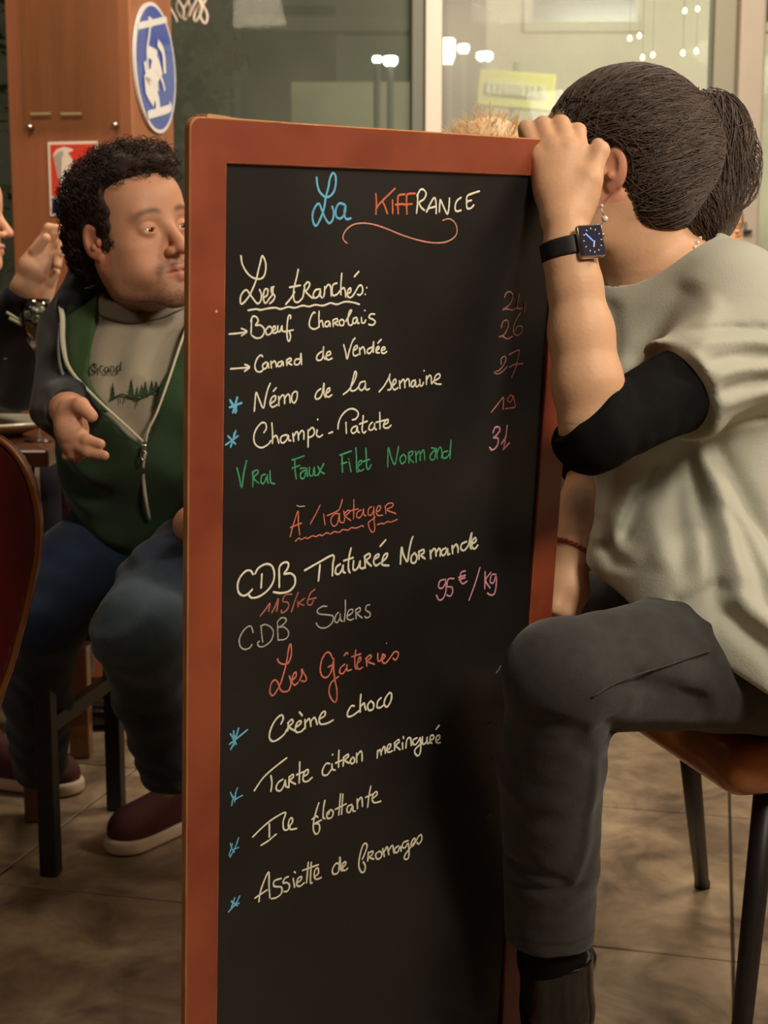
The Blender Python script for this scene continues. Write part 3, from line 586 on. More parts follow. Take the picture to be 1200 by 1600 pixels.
r0 = [bm.verts.new(p) for p in ell(RR, RS, -.002)]; r1 = [bm.verts.new(p) for p in ell(RR, RS, -.009)]; bm.faces.new(r1[::-1])
for k in range(56): bm.faces.new((r0[k], r0[(k + 1) % 56], r1[(k + 1) % 56], r1[k]))
bm_obj('disc', bm, M_sw2, rs)
bm = bmesh.new(); bm.faces.new([bm.verts.new(p) for p in ell(RR * .935, RS * .945, -.0098)][::-1]); bm_obj('blue_field', bm, M_sb2, rs)
def sS(zx, zy):   # zoomed picture coords (0..1200 over 340px) -> sign plane
    return side_loc(zx / 3.5294, zy / 3.5294)
def stroke2(name, pts, w, parent, m=M_sw2, y=-.0108, wz=None):
    pts = [sS(*p) for p in pts]; pts = catmull(pts, 5) if len(pts) > 2 else np.array(pts)
    bm = bmesh.new(); T = np.gradient(pts, axis=0); T /= np.linalg.norm(T, axis=1)[:, None]
    Lv = []; Rv = []
    for p, t in zip(pts, T):
        n = np.array([-t[1], t[0]]) * w / 2
        Lv.append(bm.verts.new(MS @ Vector((p[0] + n[0], y, p[1] + n[1])))); Rv.append(bm.verts.new(MS @ Vector((p[0] - n[0], y, p[1] - n[1]))))
    for i in range(len(pts) - 1): bm.faces.new((Lv[i], Lv[i + 1], Rv[i + 1], Rv[i]))
    return bm_obj(name, bm, m, parent)
stroke2('cable', [(738, 145), (900, 108)], .017, rs)
stroke2('cable_grip', [(805, 95), (808, 150)], .03, rs, y=-.0112)
stroke2('hanger', [(808, 120), (800, 200), (790, 270), (792, 350), (800, 400)], .012, rs, y=-.0114)
stroke2('skier_head', [(815, 262), (817, 332)], .085, rs, y=-.0118)
stroke2('skier_torso', [(812, 345), (838, 400), (850, 450)], .09, rs, y=-.0120)
stroke2('skier_arm', [(775, 340), (785, 400), (800, 430)], .02, rs, y=-.0122)
stroke2('skier_thigh', [(845, 440), (790, 460), (830, 540)], .06, rs, y=-.0124)
stroke2('skier_leg', [(800, 470), (840, 540), (848, 605)], .035, rs, y=-.0126)
stroke2('ski_stick', [(835, 380), (868, 440), (885, 500)], .012, rs, y=-.0128)
stroke2('ski_pole', [(845, 235), (875, 290), (885, 405)], .022, rs, y=-.0130)
stroke2('ski', [(790, 635), (905, 600), (918, 570)], .022, rs, y=-.0132)

# white crocheted ribbon hanging in loops at the top
M_rib = mat('white_cord', lin((214, 196, 180)), .8, bump=.3, bump_scale=200)
rb = empty('looped_white_cord', tuple(PY(295, 5, 4.25)), 'white looped cord decoration hanging at the top beside the blue round sign', 'decoration')
for k, (px, yb) in enumerate([(270, 36), (281, 30), (291, 33), (301, 28), (309, 36), (318, 39)]):
    pts = []
    for q in range(26):
        t = q / 25
        pts.append(PY(px + 6 * math.sin(t * 2 * math.pi * 2.5 + k), yb - 75 * abs(1 - 2 * t) * 1.0 if False else yb - 78 * abs(2 * t - 1), 4.25 + .01 * math.cos(t * 9 + k)))
    mb = MB(); mb.tube(catmull(pts, 3), .0042, 6); mb.build('cord_loop', M_rib, rb)

# ================================================================ the menu board
Uc = np.array([2600, -430, 2140.0]); Uc /= np.linalg.norm(Uc)
Vc = np.array([-349, 8538, 2140.0]); Vc /= np.linalg.norm(Vc)
def cam2w(v): return _X * v[0] - _U * v[1] + _F * v[2]
bu = cam2w(Uc); bv = cam2w(Vc); bn = np.cross(bv, bu); bn /= np.linalg.norm(bn)
if bn[1] > 0: bn = -bn
BW = 0.53; B0 = P(297, 181, 2.3207 * BW)
BL = min(B0[2] / -bv[2], (B0[2] + bu[2] * BW) / -bv[2]) - 0.001
def board_uv(px, py, lift=0.0):
    r = ray(px, py); o = B0 + bn * lift; t = (o - _C).dot(bn) / r.dot(bn); d = _C + r * t - o
    return d.dot(bu), d.dot(bv)
# board frame matrix: local x = right along the board, y = away from the viewer, z = up along the board; origin at the outer top left corner
MBD = Matrix(((bu[0], -bn[0], -bv[0], B0[0]), (bu[1], -bn[1], -bv[1], B0[1]), (bu[2], -bn[2], -bv[2], B0[2]), (0, 0, 0, 1)))
def wood_frame_material():
    m = bpy.data.materials.new('worn_mahogany'); m.use_nodes = True; nt = m.node_tree; N = nt.nodes; L = nt.links; b = N['Principled BSDF']
    tc = N.new('ShaderNodeTexCoord'); mp = N.new('ShaderNodeMapping'); mp.inputs['Scale'].default_value = (9, 9, 9); L.new(tc.outputs['Object'], mp.inputs[0])
    n = N.new('ShaderNodeTexNoise'); n.inputs['Scale'].default_value = 1.2; n.inputs['Detail'].default_value = 7; L.new(mp.outputs[0], n.inputs['Vector'])
    cr = N.new('ShaderNodeValToRGB'); e = cr.color_ramp.elements; e[0].position = .32; e[0].color = (*lin((120, 50, 30)), 1); e[1].position = .7; e[1].color = (*lin((150, 72, 44)), 1)
    L.new(n.outputs['Fac'], cr.inputs[0])
    bv_ = N.new('ShaderNodeBevel'); bv_.inputs['Radius'].default_value = .0022; bv_.samples = 6
    g = N.new('ShaderNodeNewGeometry'); dt = N.new('ShaderNodeVectorMath'); dt.operation = 'DOT_PRODUCT'; L.new(bv_.outputs[0], dt.inputs[0]); L.new(g.outputs['Normal'], dt.inputs[1])
    n2 = N.new('ShaderNodeTexNoise'); n2.inputs['Scale'].default_value = 34; n2.inputs['Detail'].default_value = 6; L.new(tc.outputs['Object'], n2.inputs['Vector'])
    ad = N.new('ShaderNodeMath'); ad.operation = 'MULTIPLY_ADD'; L.new(n2.outputs['Fac'], ad.inputs[0]); ad.inputs[1].default_value = -.36; 
    iv = N.new('ShaderNodeMath'); iv.operation = 'SUBTRACT'; iv.inputs[0].default_value = 1.0; L.new(dt.outputs['Value'], iv.inputs[1])
    nn = N.new('ShaderNodeMath'); nn.operation = 'MULTIPLY_ADD'; L.new(n2.outputs['Fac'], nn.inputs[0]); nn.inputs[1].default_value = .30; nn.inputs[2].default_value = -.085; 
    gt = N.new('ShaderNodeMath'); gt.operation = 'GREATER_THAN'; L.new(iv.outputs[0], gt.inputs[0]); 
    th = N.new('ShaderNodeMath'); th.operation = 'SUBTRACT'; th.inputs[0].default_value = .18; L.new(nn.outputs[0], th.inputs[1]); L.new(th.outputs[0], gt.inputs[1])
    # chips here and there
    vo = N.new('ShaderNodeTexNoise'); vo.inputs['Scale'].default_value = 60; vo.inputs['Detail'].default_value = 2; L.new(tc.outputs['Object'], vo.inputs['Vector'])
    ch = N.new('ShaderNodeMath'); ch.operation = 'GREATER_THAN'; ch.inputs[1].default_value = .785; L.new(vo.outputs['Fac'], ch.inputs[0])
    mxm = N.new('ShaderNodeMath'); mxm.operation = 'MAXIMUM'; L.new(gt.outputs[0], mxm.inputs[0]); L.new(ch.outputs[0], mxm.inputs[1])
    mix = N.new('ShaderNodeMix'); mix.data_type = 'RGBA'; L.new(mxm.outputs[0], mix.inputs[0]); L.new(cr.outputs[0], mix.inputs[6]); mix.inputs[7].default_value = (*lin((216, 158, 100)), 1)
    L.new(mix.outputs[2], b.inputs['Base Color']); b.inputs['Roughness'].default_value = .42; b.inputs['Specular IOR Level'].default_value = .5
    b.inputs['Coat Weight'].default_value = .25; b.inputs['Coat Roughness'].default_value = .3
    return m
M_frame = wood_frame_material()
def board_black():
    m = mat('black_writing_board', lin((26, 24, 24)), .42, spec=.5)
    nt = m.node_tree; N = nt.nodes; L = nt.links; b = N['Principled BSDF']
    tc = N.new('ShaderNodeTexCoord'); n = N.new('ShaderNodeTexNoise'); n.inputs['Scale'].default_value = 6; n.inputs['Detail'].default_value = 6; L.new(tc.outputs['Object'], n.inputs['Vector'])
    cr = N.new('ShaderNodeValToRGB'); e = cr.color_ramp.elements; e[0].position = .3; e[0].color = (*lin((20, 18, 18)), 1); e[1].position = .75; e[1].color = (*lin((34, 32, 31)), 1)
    L.new(n.outputs['Fac'], cr.inputs[0]); L.new(cr.outputs[0], b.inputs['Base Color'])
    rr = N.new('ShaderNodeMapRange'); rr.inputs[3].default_value = .34; rr.inputs[4].default_value = .5; L.new(n.outputs['Fac'], rr.inputs[0]); L.new(rr.outputs[0], b.inputs['Roughness'])
    return m
M_black = board_black()
FW = 0.0456 * BW / 0.60; TH = 0.0100
board = empty('menu_board', tuple(B0 + bv * BL + bu * BW * .5), 'tall red-brown framed blackboard menu with handwritten chalk in the middle', 'board')
def rounded_rect(x0, z0, x1, z1, r, n=6):
    pts = []
    for cx, cz, a0 in ((x1 - r, z1 - r, 0), (x0 + r, z1 - r, 90), (x0 + r, z0 + r, 180), (x1 - r, z0 + r, 270)):
        for k in range(n + 1):
            a = R(a0 + 90 * k / n); pts.append((cx + r * math.cos(a), cz + r * math.sin(a)))
    return pts
bm = bmesh.new()
nC = 6
outer = rounded_rect(0, -BL, BW, 0, .011, nC); inner = rounded_rect(FW, -BL + FW, BW - FW, -FW, .0008, nC)
def ring(pts, y, grow=0.0):
    return [bm.verts.new((p[0], y, p[1])) for p in pts]
ob0 = rounded_rect(.0012, -BL + .0012, BW - .0012, -.0012, .010, nC); ib0 = rounded_rect(FW - .001, -BL + FW - .001, BW - FW + .001, -FW + .001, .0015, nC)
rings = [ring(inner, .0045), ring(inner, .0008), ring(ib0, 0), ring(ob0, 0), ring(outer, .0012), ring(outer, TH - .0012), ring(ob0, TH), ring(ib0, TH), ring(inner, .0070)]
for ri, (A, B) in enumerate(zip(rings[:-1], rings[1:])):
    k = len(A)
    for i in range(k): bm.faces.new((A[i], A[(i + 1) % k], B[(i + 1) % k], B[i])).material_index = 1 if ri in (3, 4) else 0
bmesh.ops.recalc_face_normals(bm, faces=bm.faces[:])
bm.transform(MBD)
fo = bm_obj('frame', bm, M_frame, board)
fo.data.materials.append(mat('worn_raw_edge', lin((206, 146, 92)), .75, noise_scale=38, dark=lin((176, 104, 62)), stretch=(1, 1, .35)))
box_obj('writing_panel', (BW / 2, .0060, -BL / 2), (BW - 2 * FW + .004, .004, BL - 2 * FW + .004), M_black, board, M=MBD)
# splinter of raw wood along the top edge
u0, _ = board_uv(322, 178); u1, _ = board_uv(372, 186)
bm = bmesh.new(); pts = [(u0, -.001), (u0 + .002, .003), (u0 + .012, .0026), ((u0 + u1) / 2, .0022), (u1, .0006), (u1 + .05, 0.0001), (u1 + .05, -.001)]
f0 = [bm.verts.new(MBD @ Vector((x, -.0003, z))) for x, z in pts]; f1 = [bm.verts.new(MBD @ Vector((x, .02, z))) for x, z in pts]
bm.faces.new(f0); bm.faces.new(f1[::-1])
for i in range(len(pts)): bm.faces.new((f0[i], f1[i], f1[(i + 1) % len(pts)], f0[(i + 1) % len(pts)]))
bmesh.ops.recalc_face_normals(bm, faces=bm.faces[:])
spl = bm_obj('splintered_edge', bm, mat('raw_wood', lin((214, 160, 104)), .8, noise_scale=60, noise_amt=.3), board); spl['label'] = 'pale splintered top edge'

CHALK = {'white': (236, 232, 208), 'blue': (112, 190, 226), 'orange': (222, 118, 80), 'salmon': (214, 150, 128), 'green': (74, 164, 116),
         'faint': (156, 104, 94), 'red': (192, 116, 102), 'pink': (224, 158, 172), 'redorange': (220, 126, 106), 'grey': (180, 178, 168)}
def chalk(name, rgb, wear):
    m = bpy.data.materials.new('chalk_' + name); m.use_nodes = True; nt = m.node_tree; N = nt.nodes; L = nt.links; b = N['Principled BSDF']
    tc = N.new('ShaderNodeTexCoord'); n = N.new('ShaderNodeTexNoise'); n.inputs['Scale'].default_value = 420; n.inputs['Detail'].default_value = 3; L.new(tc.outputs['Object'], n.inputs['Vector'])
    n2 = N.new('ShaderNodeTexNoise'); n2.inputs['Scale'].default_value = 45; L.new(tc.outputs['Object'], n2.inputs['Vector'])
    ad = N.new('ShaderNodeMath'); ad.operation = 'ADD'; L.new(n.outputs['Fac'], ad.inputs[0]); L.new(n2.outputs['Fac'], ad.inputs[1])
    mr = N.new('ShaderNodeMapRange'); mr.inputs[1].default_value = .72; mr.inputs[2].default_value = 1.1; mr.inputs[3].default_value = 1 - wear; mr.inputs[4].default_value = 1
    L.new(ad.outputs[0], mr.inputs[0])
    mx = N.new('ShaderNodeMix'); mx.data_type = 'RGBA'; L.new(mr.outputs[0], mx.inputs[0]); mx.inputs[6].default_value = (*lin((30, 27, 26)), 1); mx.inputs[7].default_value = (*lin(rgb), 1)
    L.new(mx.outputs[2], b.inputs['Base Color']); b.inputs['Roughness'].default_value = .9; b.inputs['Specular IOR Level'].default_value = .1
    return m
CM = {k: chalk(k, v, {'faint': .65, 'red': .5, 'green': .45, 'orange': .3, 'redorange': .35, 'grey': .35, 'pink': .3, 'white': .12}.get(k, .25)) for k, v in CHALK.items()}
cnt = 0
def one_stroke(V, F, X0, Y0, S_, pts, wpx):
    global cnt
    uv = [board_uv(X0 + x / S_, Y0 + y / S_, -.0040) for x, y in pts]
    uv = catmull(uv, 5) if len(uv) > 2 else np.array([np.array(uv[0]) * (1 - t) + np.array(uv[-1]) * t for t in np.linspace(0, 1, 4)])
    d = np.linalg.norm(np.diff(uv, axis=0), axis=1); keep = np.concatenate([[True], d > 1e-5]); uv = uv[keep]
    if len(uv) < 2: return
    cx, cy = X0 + pts[0][0] / S_, Y0 + pts[0][1] / S_
    e0 = np.array(board_uv(cx, cy)); e1 = np.array(board_uv(cx, cy + wpx * .92)); hw = np.linalg.norm(e1 - e0) / 2 * 1.08
    T = np.gradient(uv, axis=0); T /= np.linalg.norm(T, axis=1)[:, None] + 1e-12
    hj = hw * (1 + .13 * np.sin(np.arange(len(uv)) * 1.7 + cnt) * np.cos(np.arange(len(uv)) * .9 + cnt * 2))
    P_ = [uv[0] - T[0] * hw * .75] + list(uv) + [uv[-1] + T[-1] * hw * .75]; W_ = [hw * .45] + list(hj) + [hw * .45]; T_ = [T[0]] + list(T) + [T[-1]]
    base = len(V); hgt = .0001 + (cnt % 40) * .000012
    for p, w, t in zip(P_, W_, T_):
        n_ = np.array([-t[1], t[0]])
        for s_, hh in ((-1, 0.0), (-.55, .00022), (.55, .00022), (1, 0.0)):
            q = p + n_ * w * s_
            V.append(tuple(MBD @ Vector((q[0], .0040 - hgt - hh, -q[1]))))
    for i in range(len(P_) - 1):
        for k in range(3):
            a0 = base + i * 4 + k; F.append((a0, a0 + 1, a0 + 5, a0 + 4))
    for s0 in (base, base + (len(P_) - 1) * 4): F.append((s0, s0 + 1, s0 + 2, s0 + 3))
    cnt += 1
for key, wpx, lab, groups in TEXT:
    st_ = []
    for reg, data in groups:
        X0, Y0, S_ = REG[reg]
        for st in data.split(';'):
            pts = [tuple(float(q) for q in p.split(',')) for p in st.split()]
            xs = [X0 + x / S_ for x, y in pts]; ys = [Y0 + y / S_ for x, y in pts]
            st_.append((X0, Y0, S_, pts, (min(xs), max(xs), min(ys), max(ys))))
    # strokes that stand close together form one word
    grp = list(range(len(st_)))
    def root(i):
        while grp[i] != i: i = grp[i]
        return i
    for i in range(len(st_)):
        for j in range(i):
            A, B = st_[i][4], st_[j][4]; gx = max(A[0], B[0]) - min(A[1], B[1]); gy = max(A[2], B[2]) - min(A[3], B[3])
            if gx < 8 and gy < 14: grp[root(i)] = root(j)
    words = {}
    for i in range(len(st_)): words.setdefault(root(i), []).append(st_[i])
    for w in words.values():
        V = []; F = []
        for X0, Y0, S_, pts, _ in w: one_stroke(V, F, X0, Y0, S_, pts, wpx)
        if not V: continue
        o = np_mesh('chalk_word' if len(w) > 1 else 'chalk_mark', V, F, CM[key], board, smooth=False)
        if lab or key != 'white': o['label'] = {'blue': 'sky blue chalk', 'orange': 'orange chalk', 'salmon': 'salmon chalk flourish', 'green': 'green chalk', 'faint': 'faded red chalk', 'red': 'red chalk', 'pink': 'pink chalk', 'redorange': 'red-orange chalk', 'grey': 'grey chalk', 'white': 'white chalk'}[key]
# ================================================================ sculpting with signed distance fields
def _n(v): v = np.asarray(v, float); return v / np.linalg.norm(v)
class Frame:
    def __init__(s, o, L, F, U, sc=1.0): s.o = np.asarray(o, float); s.A = np.array([_n(L), _n(F), _n(U)]); s.sc = sc
    def w(s, p): return s.o + s.sc * (np.asarray(p, float) @ s.A)
    def l(s, P_): return ((P_ - s.o) @ s.A.T) / s.sc
WORLD = Frame((0, 0, 0), (1, 0, 0), (0, 1, 0), (0, 0, 1))
def yaw_frame(o, yaw, roll=0, pitch=0, sc=1.0):
    """yaw 0 looks at the camera, +90 looks to picture right; roll>0 leans counter-clockwise in the picture; pitch>0 looks down"""
    y = R(yaw); F = np.array([math.sin(y), -math.cos(y), 0]); L = np.array([math.cos(y), math.sin(y), 0]); U = np.array([0, 0, 1.0])
    p = R(pitch); F, U = F * math.cos(p) - U * math.sin(p), U * math.cos(p) + F * math.sin(p)
    r = R(roll); c, s_ = math.cos(r), math.sin(r)
    rot = lambda v: np.array([v[0] * c - v[2] * s_, v[1], v[0] * s_ + v[2] * c])
    return Frame(o, rot(L), rot(F), rot(U), sc)
def smin(a, b, k):
    if k <= 0: return np.minimum(a, b)
    h = np.maximum(k - np.abs(a - b), 0) / k
    return np.minimum(a, b) - h * h * k * 0.25
def smax(a, b, k): return -smin(-a, -b, k)
class Sdf:
    def __init__(s): s.ops = []; s.disp = None
    def _add(s, kind, fn, lo, hi, k): s.ops.append((kind, fn, np.asarray(lo, float), np.asarray(hi, float), k)); return s
    def cone(s, a, b, ra, rb, k=0.0, kind='u', fr=WORLD):
        a = fr.w(a); b = fr.w(b); ra *= fr.sc; rb *= fr.sc; k *= fr.sc; ab = b - a; L2 = max(ab.dot(ab), 1e-12)
        def fn(p, a=a.astype(np.float32), ab=ab.astype(np.float32)):
            q = p - a; t = np.clip((q @ ab) / L2, 0, 1).astype(np.float32)
            q = q - t[..., None] * ab
            return np.sqrt(np.einsum('...i,...i', q, q)) - (ra + (rb - ra) * t)
        m = max(ra, rb); return s._add(kind, fn, np.minimum(a, b) - m, np.maximum(a, b) + m, k)
    def chain(s, pts, rads, k=0.0, kind='u', fr=WORLD, kk=None):
        for i in range(len(pts) - 1): s.cone(pts[i], pts[i + 1], rads[i], rads[i + 1], k if (i == 0 or kk is None) else kk, kind, fr)
        return s
    def ell(s, c, r, k=0.0, kind='u', fr=WORLD, rot=None):
        """ellipsoid; rot: optional 3x3 of local axes in fr's coordinates"""
        cw = fr.w(c); r = np.asarray(r, float) * fr.sc; k *= fr.sc
        A = fr.A if rot is None else np.asarray(rot) @ fr.A
        A32 = A.T.astype(np.float32); c32 = cw.astype(np.float32); ri = (1 / r).astype(np.float32)
        def fn(p):
            q = (p - c32) @ A32; q1 = q * ri; k0 = np.sqrt(np.einsum('...i,...i', q1, q1)); q2 = q1 * ri; k1 = np.sqrt(np.einsum('...i,...i', q2, q2)) + 1e-9
            return k0 * (k0 - 1) / k1
        m = np.abs(A.T) @ r; return s._add(kind, fn, cw - m, cw + m, k)
    def box(s, c, hs, rr=0.0, k=0.0, kind='u', fr=WORLD, rot=None):
        cw = fr.w(c); hs = np.asarray(hs, float) * fr.sc; rr *= fr.sc; k *= fr.sc
        A = fr.A if rot is None else np.asarray(rot) @ fr.A
        A32 = A.T.astype(np.float32); c32 = cw.astype(np.float32); h32 = (hs - rr).astype(np.float32)
        def fn(p):
            q = np.abs((p - c32) @ A32) - h32; o = np.maximum(q, 0)
            return np.sqrt(np.einsum('...i,...i', o, o)) + np.minimum(q.max(-1), 0) - rr
        m = np.abs(A.T) @ hs; return s._add(kind, fn, cw - m, cw + m, k)
    def plane(s, c, n, k=0.0, kind='s'):
        """removes the side the normal points to"""
        c = np.asarray(c, np.float32); n = _n(n).astype(np.float32)
        return s._add(kind, lambda p: -((p - c) @ n), (-9,) * 3, (9,) * 3, k)
    def sub(s, other, k=0.0, off=0.0):
        lo = np.min([o[2] for o in other.ops], 0) - .02; hi = np.max([o[3] for o in other.ops], 0) + .02
        return s._add('s', lambda p: other.eval(p) - off, lo, hi, k)
    def prism(s, poly, y0, y1, k=0.0, kind='s'):
        """polygon in world x,z extruded along world y"""
        V = np.asarray(poly, np.float32)
        def fn(p):
            x = p[..., 0]; z = p[..., 2]; d = np.full(x.shape, 1e9, np.float32); sg = np.ones(x.shape, np.float32)
            n = len(V)
            for i in range(n):
                j = (i + n - 1) % n; ex, ez = V[j] - V[i]; wx = x - V[i][0]; wz = z - V[i][1]
                t = np.clip((wx * ex + wz * ez) / (ex * ex + ez * ez), 0, 1)
                bx = wx - ex * t; bz = wz - ez * t; d = np.minimum(d, bx * bx + bz * bz)
                c1 = z >= V[i][1]; c2 = z < V[j][1]; c3 = ex * wz > ez * wx
                flip = (c1 & c2 & c3) | (~c1 & ~c2 & ~c3); sg = np.where(flip, -sg, sg)
            dd = sg * np.sqrt(d); yy = np.maximum(y0 - p[..., 1], p[..., 1] - y1)
            return np.maximum(dd, yy)
        lo = (V[:, 0].min(), y0, V[:, 1].min()); hi = (V[:, 0].max(), y1, V[:, 1].max())
        return s._add(kind, fn, lo, hi, k)
    def eval(s, p):
        p = np.asarray(p, np.float32); D = np.full(p.shape[:-1], .5, np.float32)
        for kind, fn, lo, hi, k in s.ops:
            d = fn(p); D = smin(D, d, k) if kind == 'u' else smax(D, -d, k)
        return D
    def bounds(s, m=0.01):
        us = [o for o in s.ops if o[0] == 'u']; return np.min([o[2] for o in us], 0) - m, np.max([o[3] for o in us], 0) + m
    def grid(s, h, lo=None, hi=None):
        b0, b1 = s.bounds(3 * h)
        lo = b0 if lo is None else np.maximum(b0, lo); hi = b1 if hi is None else np.minimum(b1, hi)
        n = np.maximum(np.ceil((hi - lo) / h).astype(int) + 1, 3)
        ax = [(lo[i] + h * np.arange(n[i])).astype(np.float32) for i in range(3)]
        D = np.full(n, .05, np.float32)
        for kind, fn, l_, h_, k in s.ops:
            m = k + 4 * h
            i0 = np.clip(np.floor((l_ - m - lo) / h).astype(int), 0, n); i1 = np.clip(np.ceil((h_ + m - lo) / h).astype(int) + 1, 0, n)
            if np.any(i1 <= i0): continue
            sl = tuple(slice(a, b) for a, b in zip(i0, i1))
            g = np.stack(np.meshgrid(ax[0][sl[0]], ax[1][sl[1]], ax[2][sl[2]], indexing='ij'), -1)
            d = fn(g); D[sl] = smin(D[sl], d, k) if kind == 'u' else smax(D[sl], -d, k)
        if s.disp is not None:
            idx = np.nonzero(np.abs(D) < .03)
            pts = np.stack([ax[i][idx[i]] for i in range(3)], -1)
            D[idx] += s.disp(pts)
        return D, lo, h
    def mesh(s, h, lo=None, hi=None):
        return surface_nets(*s.grid(h, lo, hi))
    def hit(s, px, py, z0=1.0, z1=3.5, off=0.0):
        """depth at which the picture ray meets the surface"""
        r = ray(px, py); z = z0
        for _ in range(160):
            d = float(s.eval((_C + r * z)[None, :])[0]) - off
            if d < .0004: return _C + r * z
            z += d * .8
            if z > z1: return None
        return _C + r * z
def surface_nets(D, lo, h):
    n = D.shape; sgn = D < 0
    c = [sgn[i:n[0] - 1 + i, j:n[1] - 1 + j, k:n[2] - 1 + k] for i in (0, 1) for j in (0, 1) for k in (0, 1)]
    allin = c[0].copy(); anyin = c[0].copy()
    for q in c[1:]: allin &= q; anyin |= q
    act = anyin & ~allin
    I, J, K = np.nonzero(act); m = len(I)
    idmap = np.full(act.shape, -1, np.int32); idmap[I, J, K] = np.arange(m)
    val = {}
    for i in (0, 1):
        for j in (0, 1):
            for k in (0, 1): val[i, j, k] = D[I + i, J + j, K + k]
    acc = np.zeros((m, 3)); cnt = np.zeros(m)
    for a in ((0, 0, 0), (0, 0, 1), (0, 1, 0), (0, 1, 1), (1, 0, 0), (1, 0, 1), (1, 1, 0), (1, 1, 1)):
        for ax in range(3):
            if a[ax]: continue
            b = list(a); b[ax] = 1; b = tuple(b)
            va, vb = val[a], val[b]; cr = (va < 0) != (vb < 0)
            t = np.where(cr, va / np.where(cr, va - vb, 1), 0)
            pt = np.tile(np.array(a, float), (m, 1)); pt[:, ax] += t
            acc[cr] += pt[cr]; cnt[cr] += 1
    V = lo + h * (np.stack([I, J, K], -1) + acc / np.maximum(cnt, 1)[:, None])
    F = []
    for ax in range(3):
        o1, o2 = [(1, 2), (2, 0), (0, 1)][ax]
        sl0 = [slice(None)] * 3; sl1 = [slice(None)] * 3
        sl0[ax] = slice(0, n[ax] - 1); sl1[ax] = slice(1, n[ax])
        A = sgn[tuple(sl0)]; B = sgn[tuple(sl1)]; E = A != B
        e = np.array(np.nonzero(E)).T
        ok = (e[:, o1] >= 1) & (e[:, o2] >= 1) & (e[:, o1] < n[o1] - 1) & (e[:, o2] < n[o2] - 1)
        e = e[ok]; s0 = A[tuple(e.T)]
        def cell(d1, d2):
            q = e.copy(); q[:, o1] += d1; q[:, o2] += d2; return idmap[tuple(q.T)]
        q = np.stack([cell(-1, -1), cell(0, -1), cell(0, 0), cell(-1, 0)], -1)
        q[~s0] = q[~s0][:, ::-1]; F.append(q)
    F = np.concatenate(F); F = F[(F >= 0).all(1)]
    return V, F
def merge(parts):
    V = []; F = []; b = 0
    for v, f in parts: V.append(v); F.append(f + b); b += len(v)
    return np.concatenate(V), np.concatenate(F)
def vnoise(P_, sc, seed=0):
    """cheap smooth value noise, vectorised"""
    q = np.asarray(P_, float) * sc + seed * 17.13; i = np.floor(q).astype(np.int64); f = q - i; f = f * f * (3 - 2 * f)
    def hsh(x, y, z):
        n = (x * 374761393 + y * 668265263 + z * 2147483647 + seed * 977) & 0x7fffffff
        n = (n ^ (n >> 13)) * 1274126177 & 0x7fffffff; return ((n ^ (n >> 16)) & 0xffff) / 65535.0
    r = 0
    for a in (0, 1):
        for b in (0, 1):
            for c in (0, 1):
                w = (f[..., 0] if a else 1 - f[..., 0]) * (f[..., 1] if b else 1 - f[..., 1]) * (f[..., 2] if c else 1 - f[..., 2])
                r = r + w * hsh(i[..., 0] + a, i[..., 1] + b, i[..., 2] + c)
    return r * 2 - 1
def strands(paths, rad, sides=3, taper=.35):
    """many thin tubes at once: paths (n,m,3)"""
    Pp = np.asarray(paths, float); n, m, _ = Pp.shape
    T = np.gradient(Pp, axis=1); T /= np.linalg.norm(T, axis=2, keepdims=True) + 1e-9
    up = np.tile(np.array([.31, .22, .92]), (n, m, 1)); N = np.cross(T, up); N /= np.linalg.norm(N, axis=2, keepdims=True) + 1e-9; B = np.cross(T, N)
    w = np.linspace(1, taper, m)[None, :, None] * (np.asarray(rad).reshape(-1, 1, 1) if np.ndim(rad) else rad)
    Vs = np.stack([Pp + w * (math.cos(2 * math.pi * k / sides) * N + math.sin(2 * math.pi * k / sides) * B) for k in range(sides)], 2)
    V = Vs.reshape(-1, 3); F = []
    base = (np.arange(n) * m * sides)[:, None]; seg = (np.arange(m - 1) * sides)[None, :]
    for k in range(sides):
        k2 = (k + 1) % sides; b = base + seg
        F.append(np.stack([b + k, b + k2, b + sides + k2, b + sides + k], -1).reshape(-1, 4))
    return V, np.concatenate(F).astype(np.int64)

def flow(sdf, Vs, n, dirf, steps, step, rg, off=.001, wob=.2, region=None, lift=0.0):
    """hair paths that run along a surface in a chosen direction"""
    c = Vs if region is None else Vs[region(Vs)]
    p = c[rg.integers(0, len(c), n)] + rg.normal(size=(n, 3)) * .001; out = []
    ph = rg.normal(size=(n, 3)); e = .002; off = off + lift * rg.uniform(0, 1, n)
    for k in range(steps):
        for _ in range(2):
            d = sdf.eval(p); g = np.stack([sdf.eval(p + np.eye(3)[i] * e) - d for i in range(3)], -1).astype(float); g /= np.linalg.norm(g, axis=1)[:, None] + 1e-9
            p = p - g * (d - off)[:, None]
        out.append(p.copy())
        v = dirf(p); v = v / (np.linalg.norm(v, axis=1)[:, None] + 1e-9) + ph * wob; v = v - g * (v * g).sum(1)[:, None]; v /= np.linalg.norm(v, axis=1)[:, None] + 1e-9
        dist = np.linalg.norm(dirf(p), axis=1)[:, None]
        p = p + v * np.minimum(step, dist * .5)
    return np.stack(out, 1)

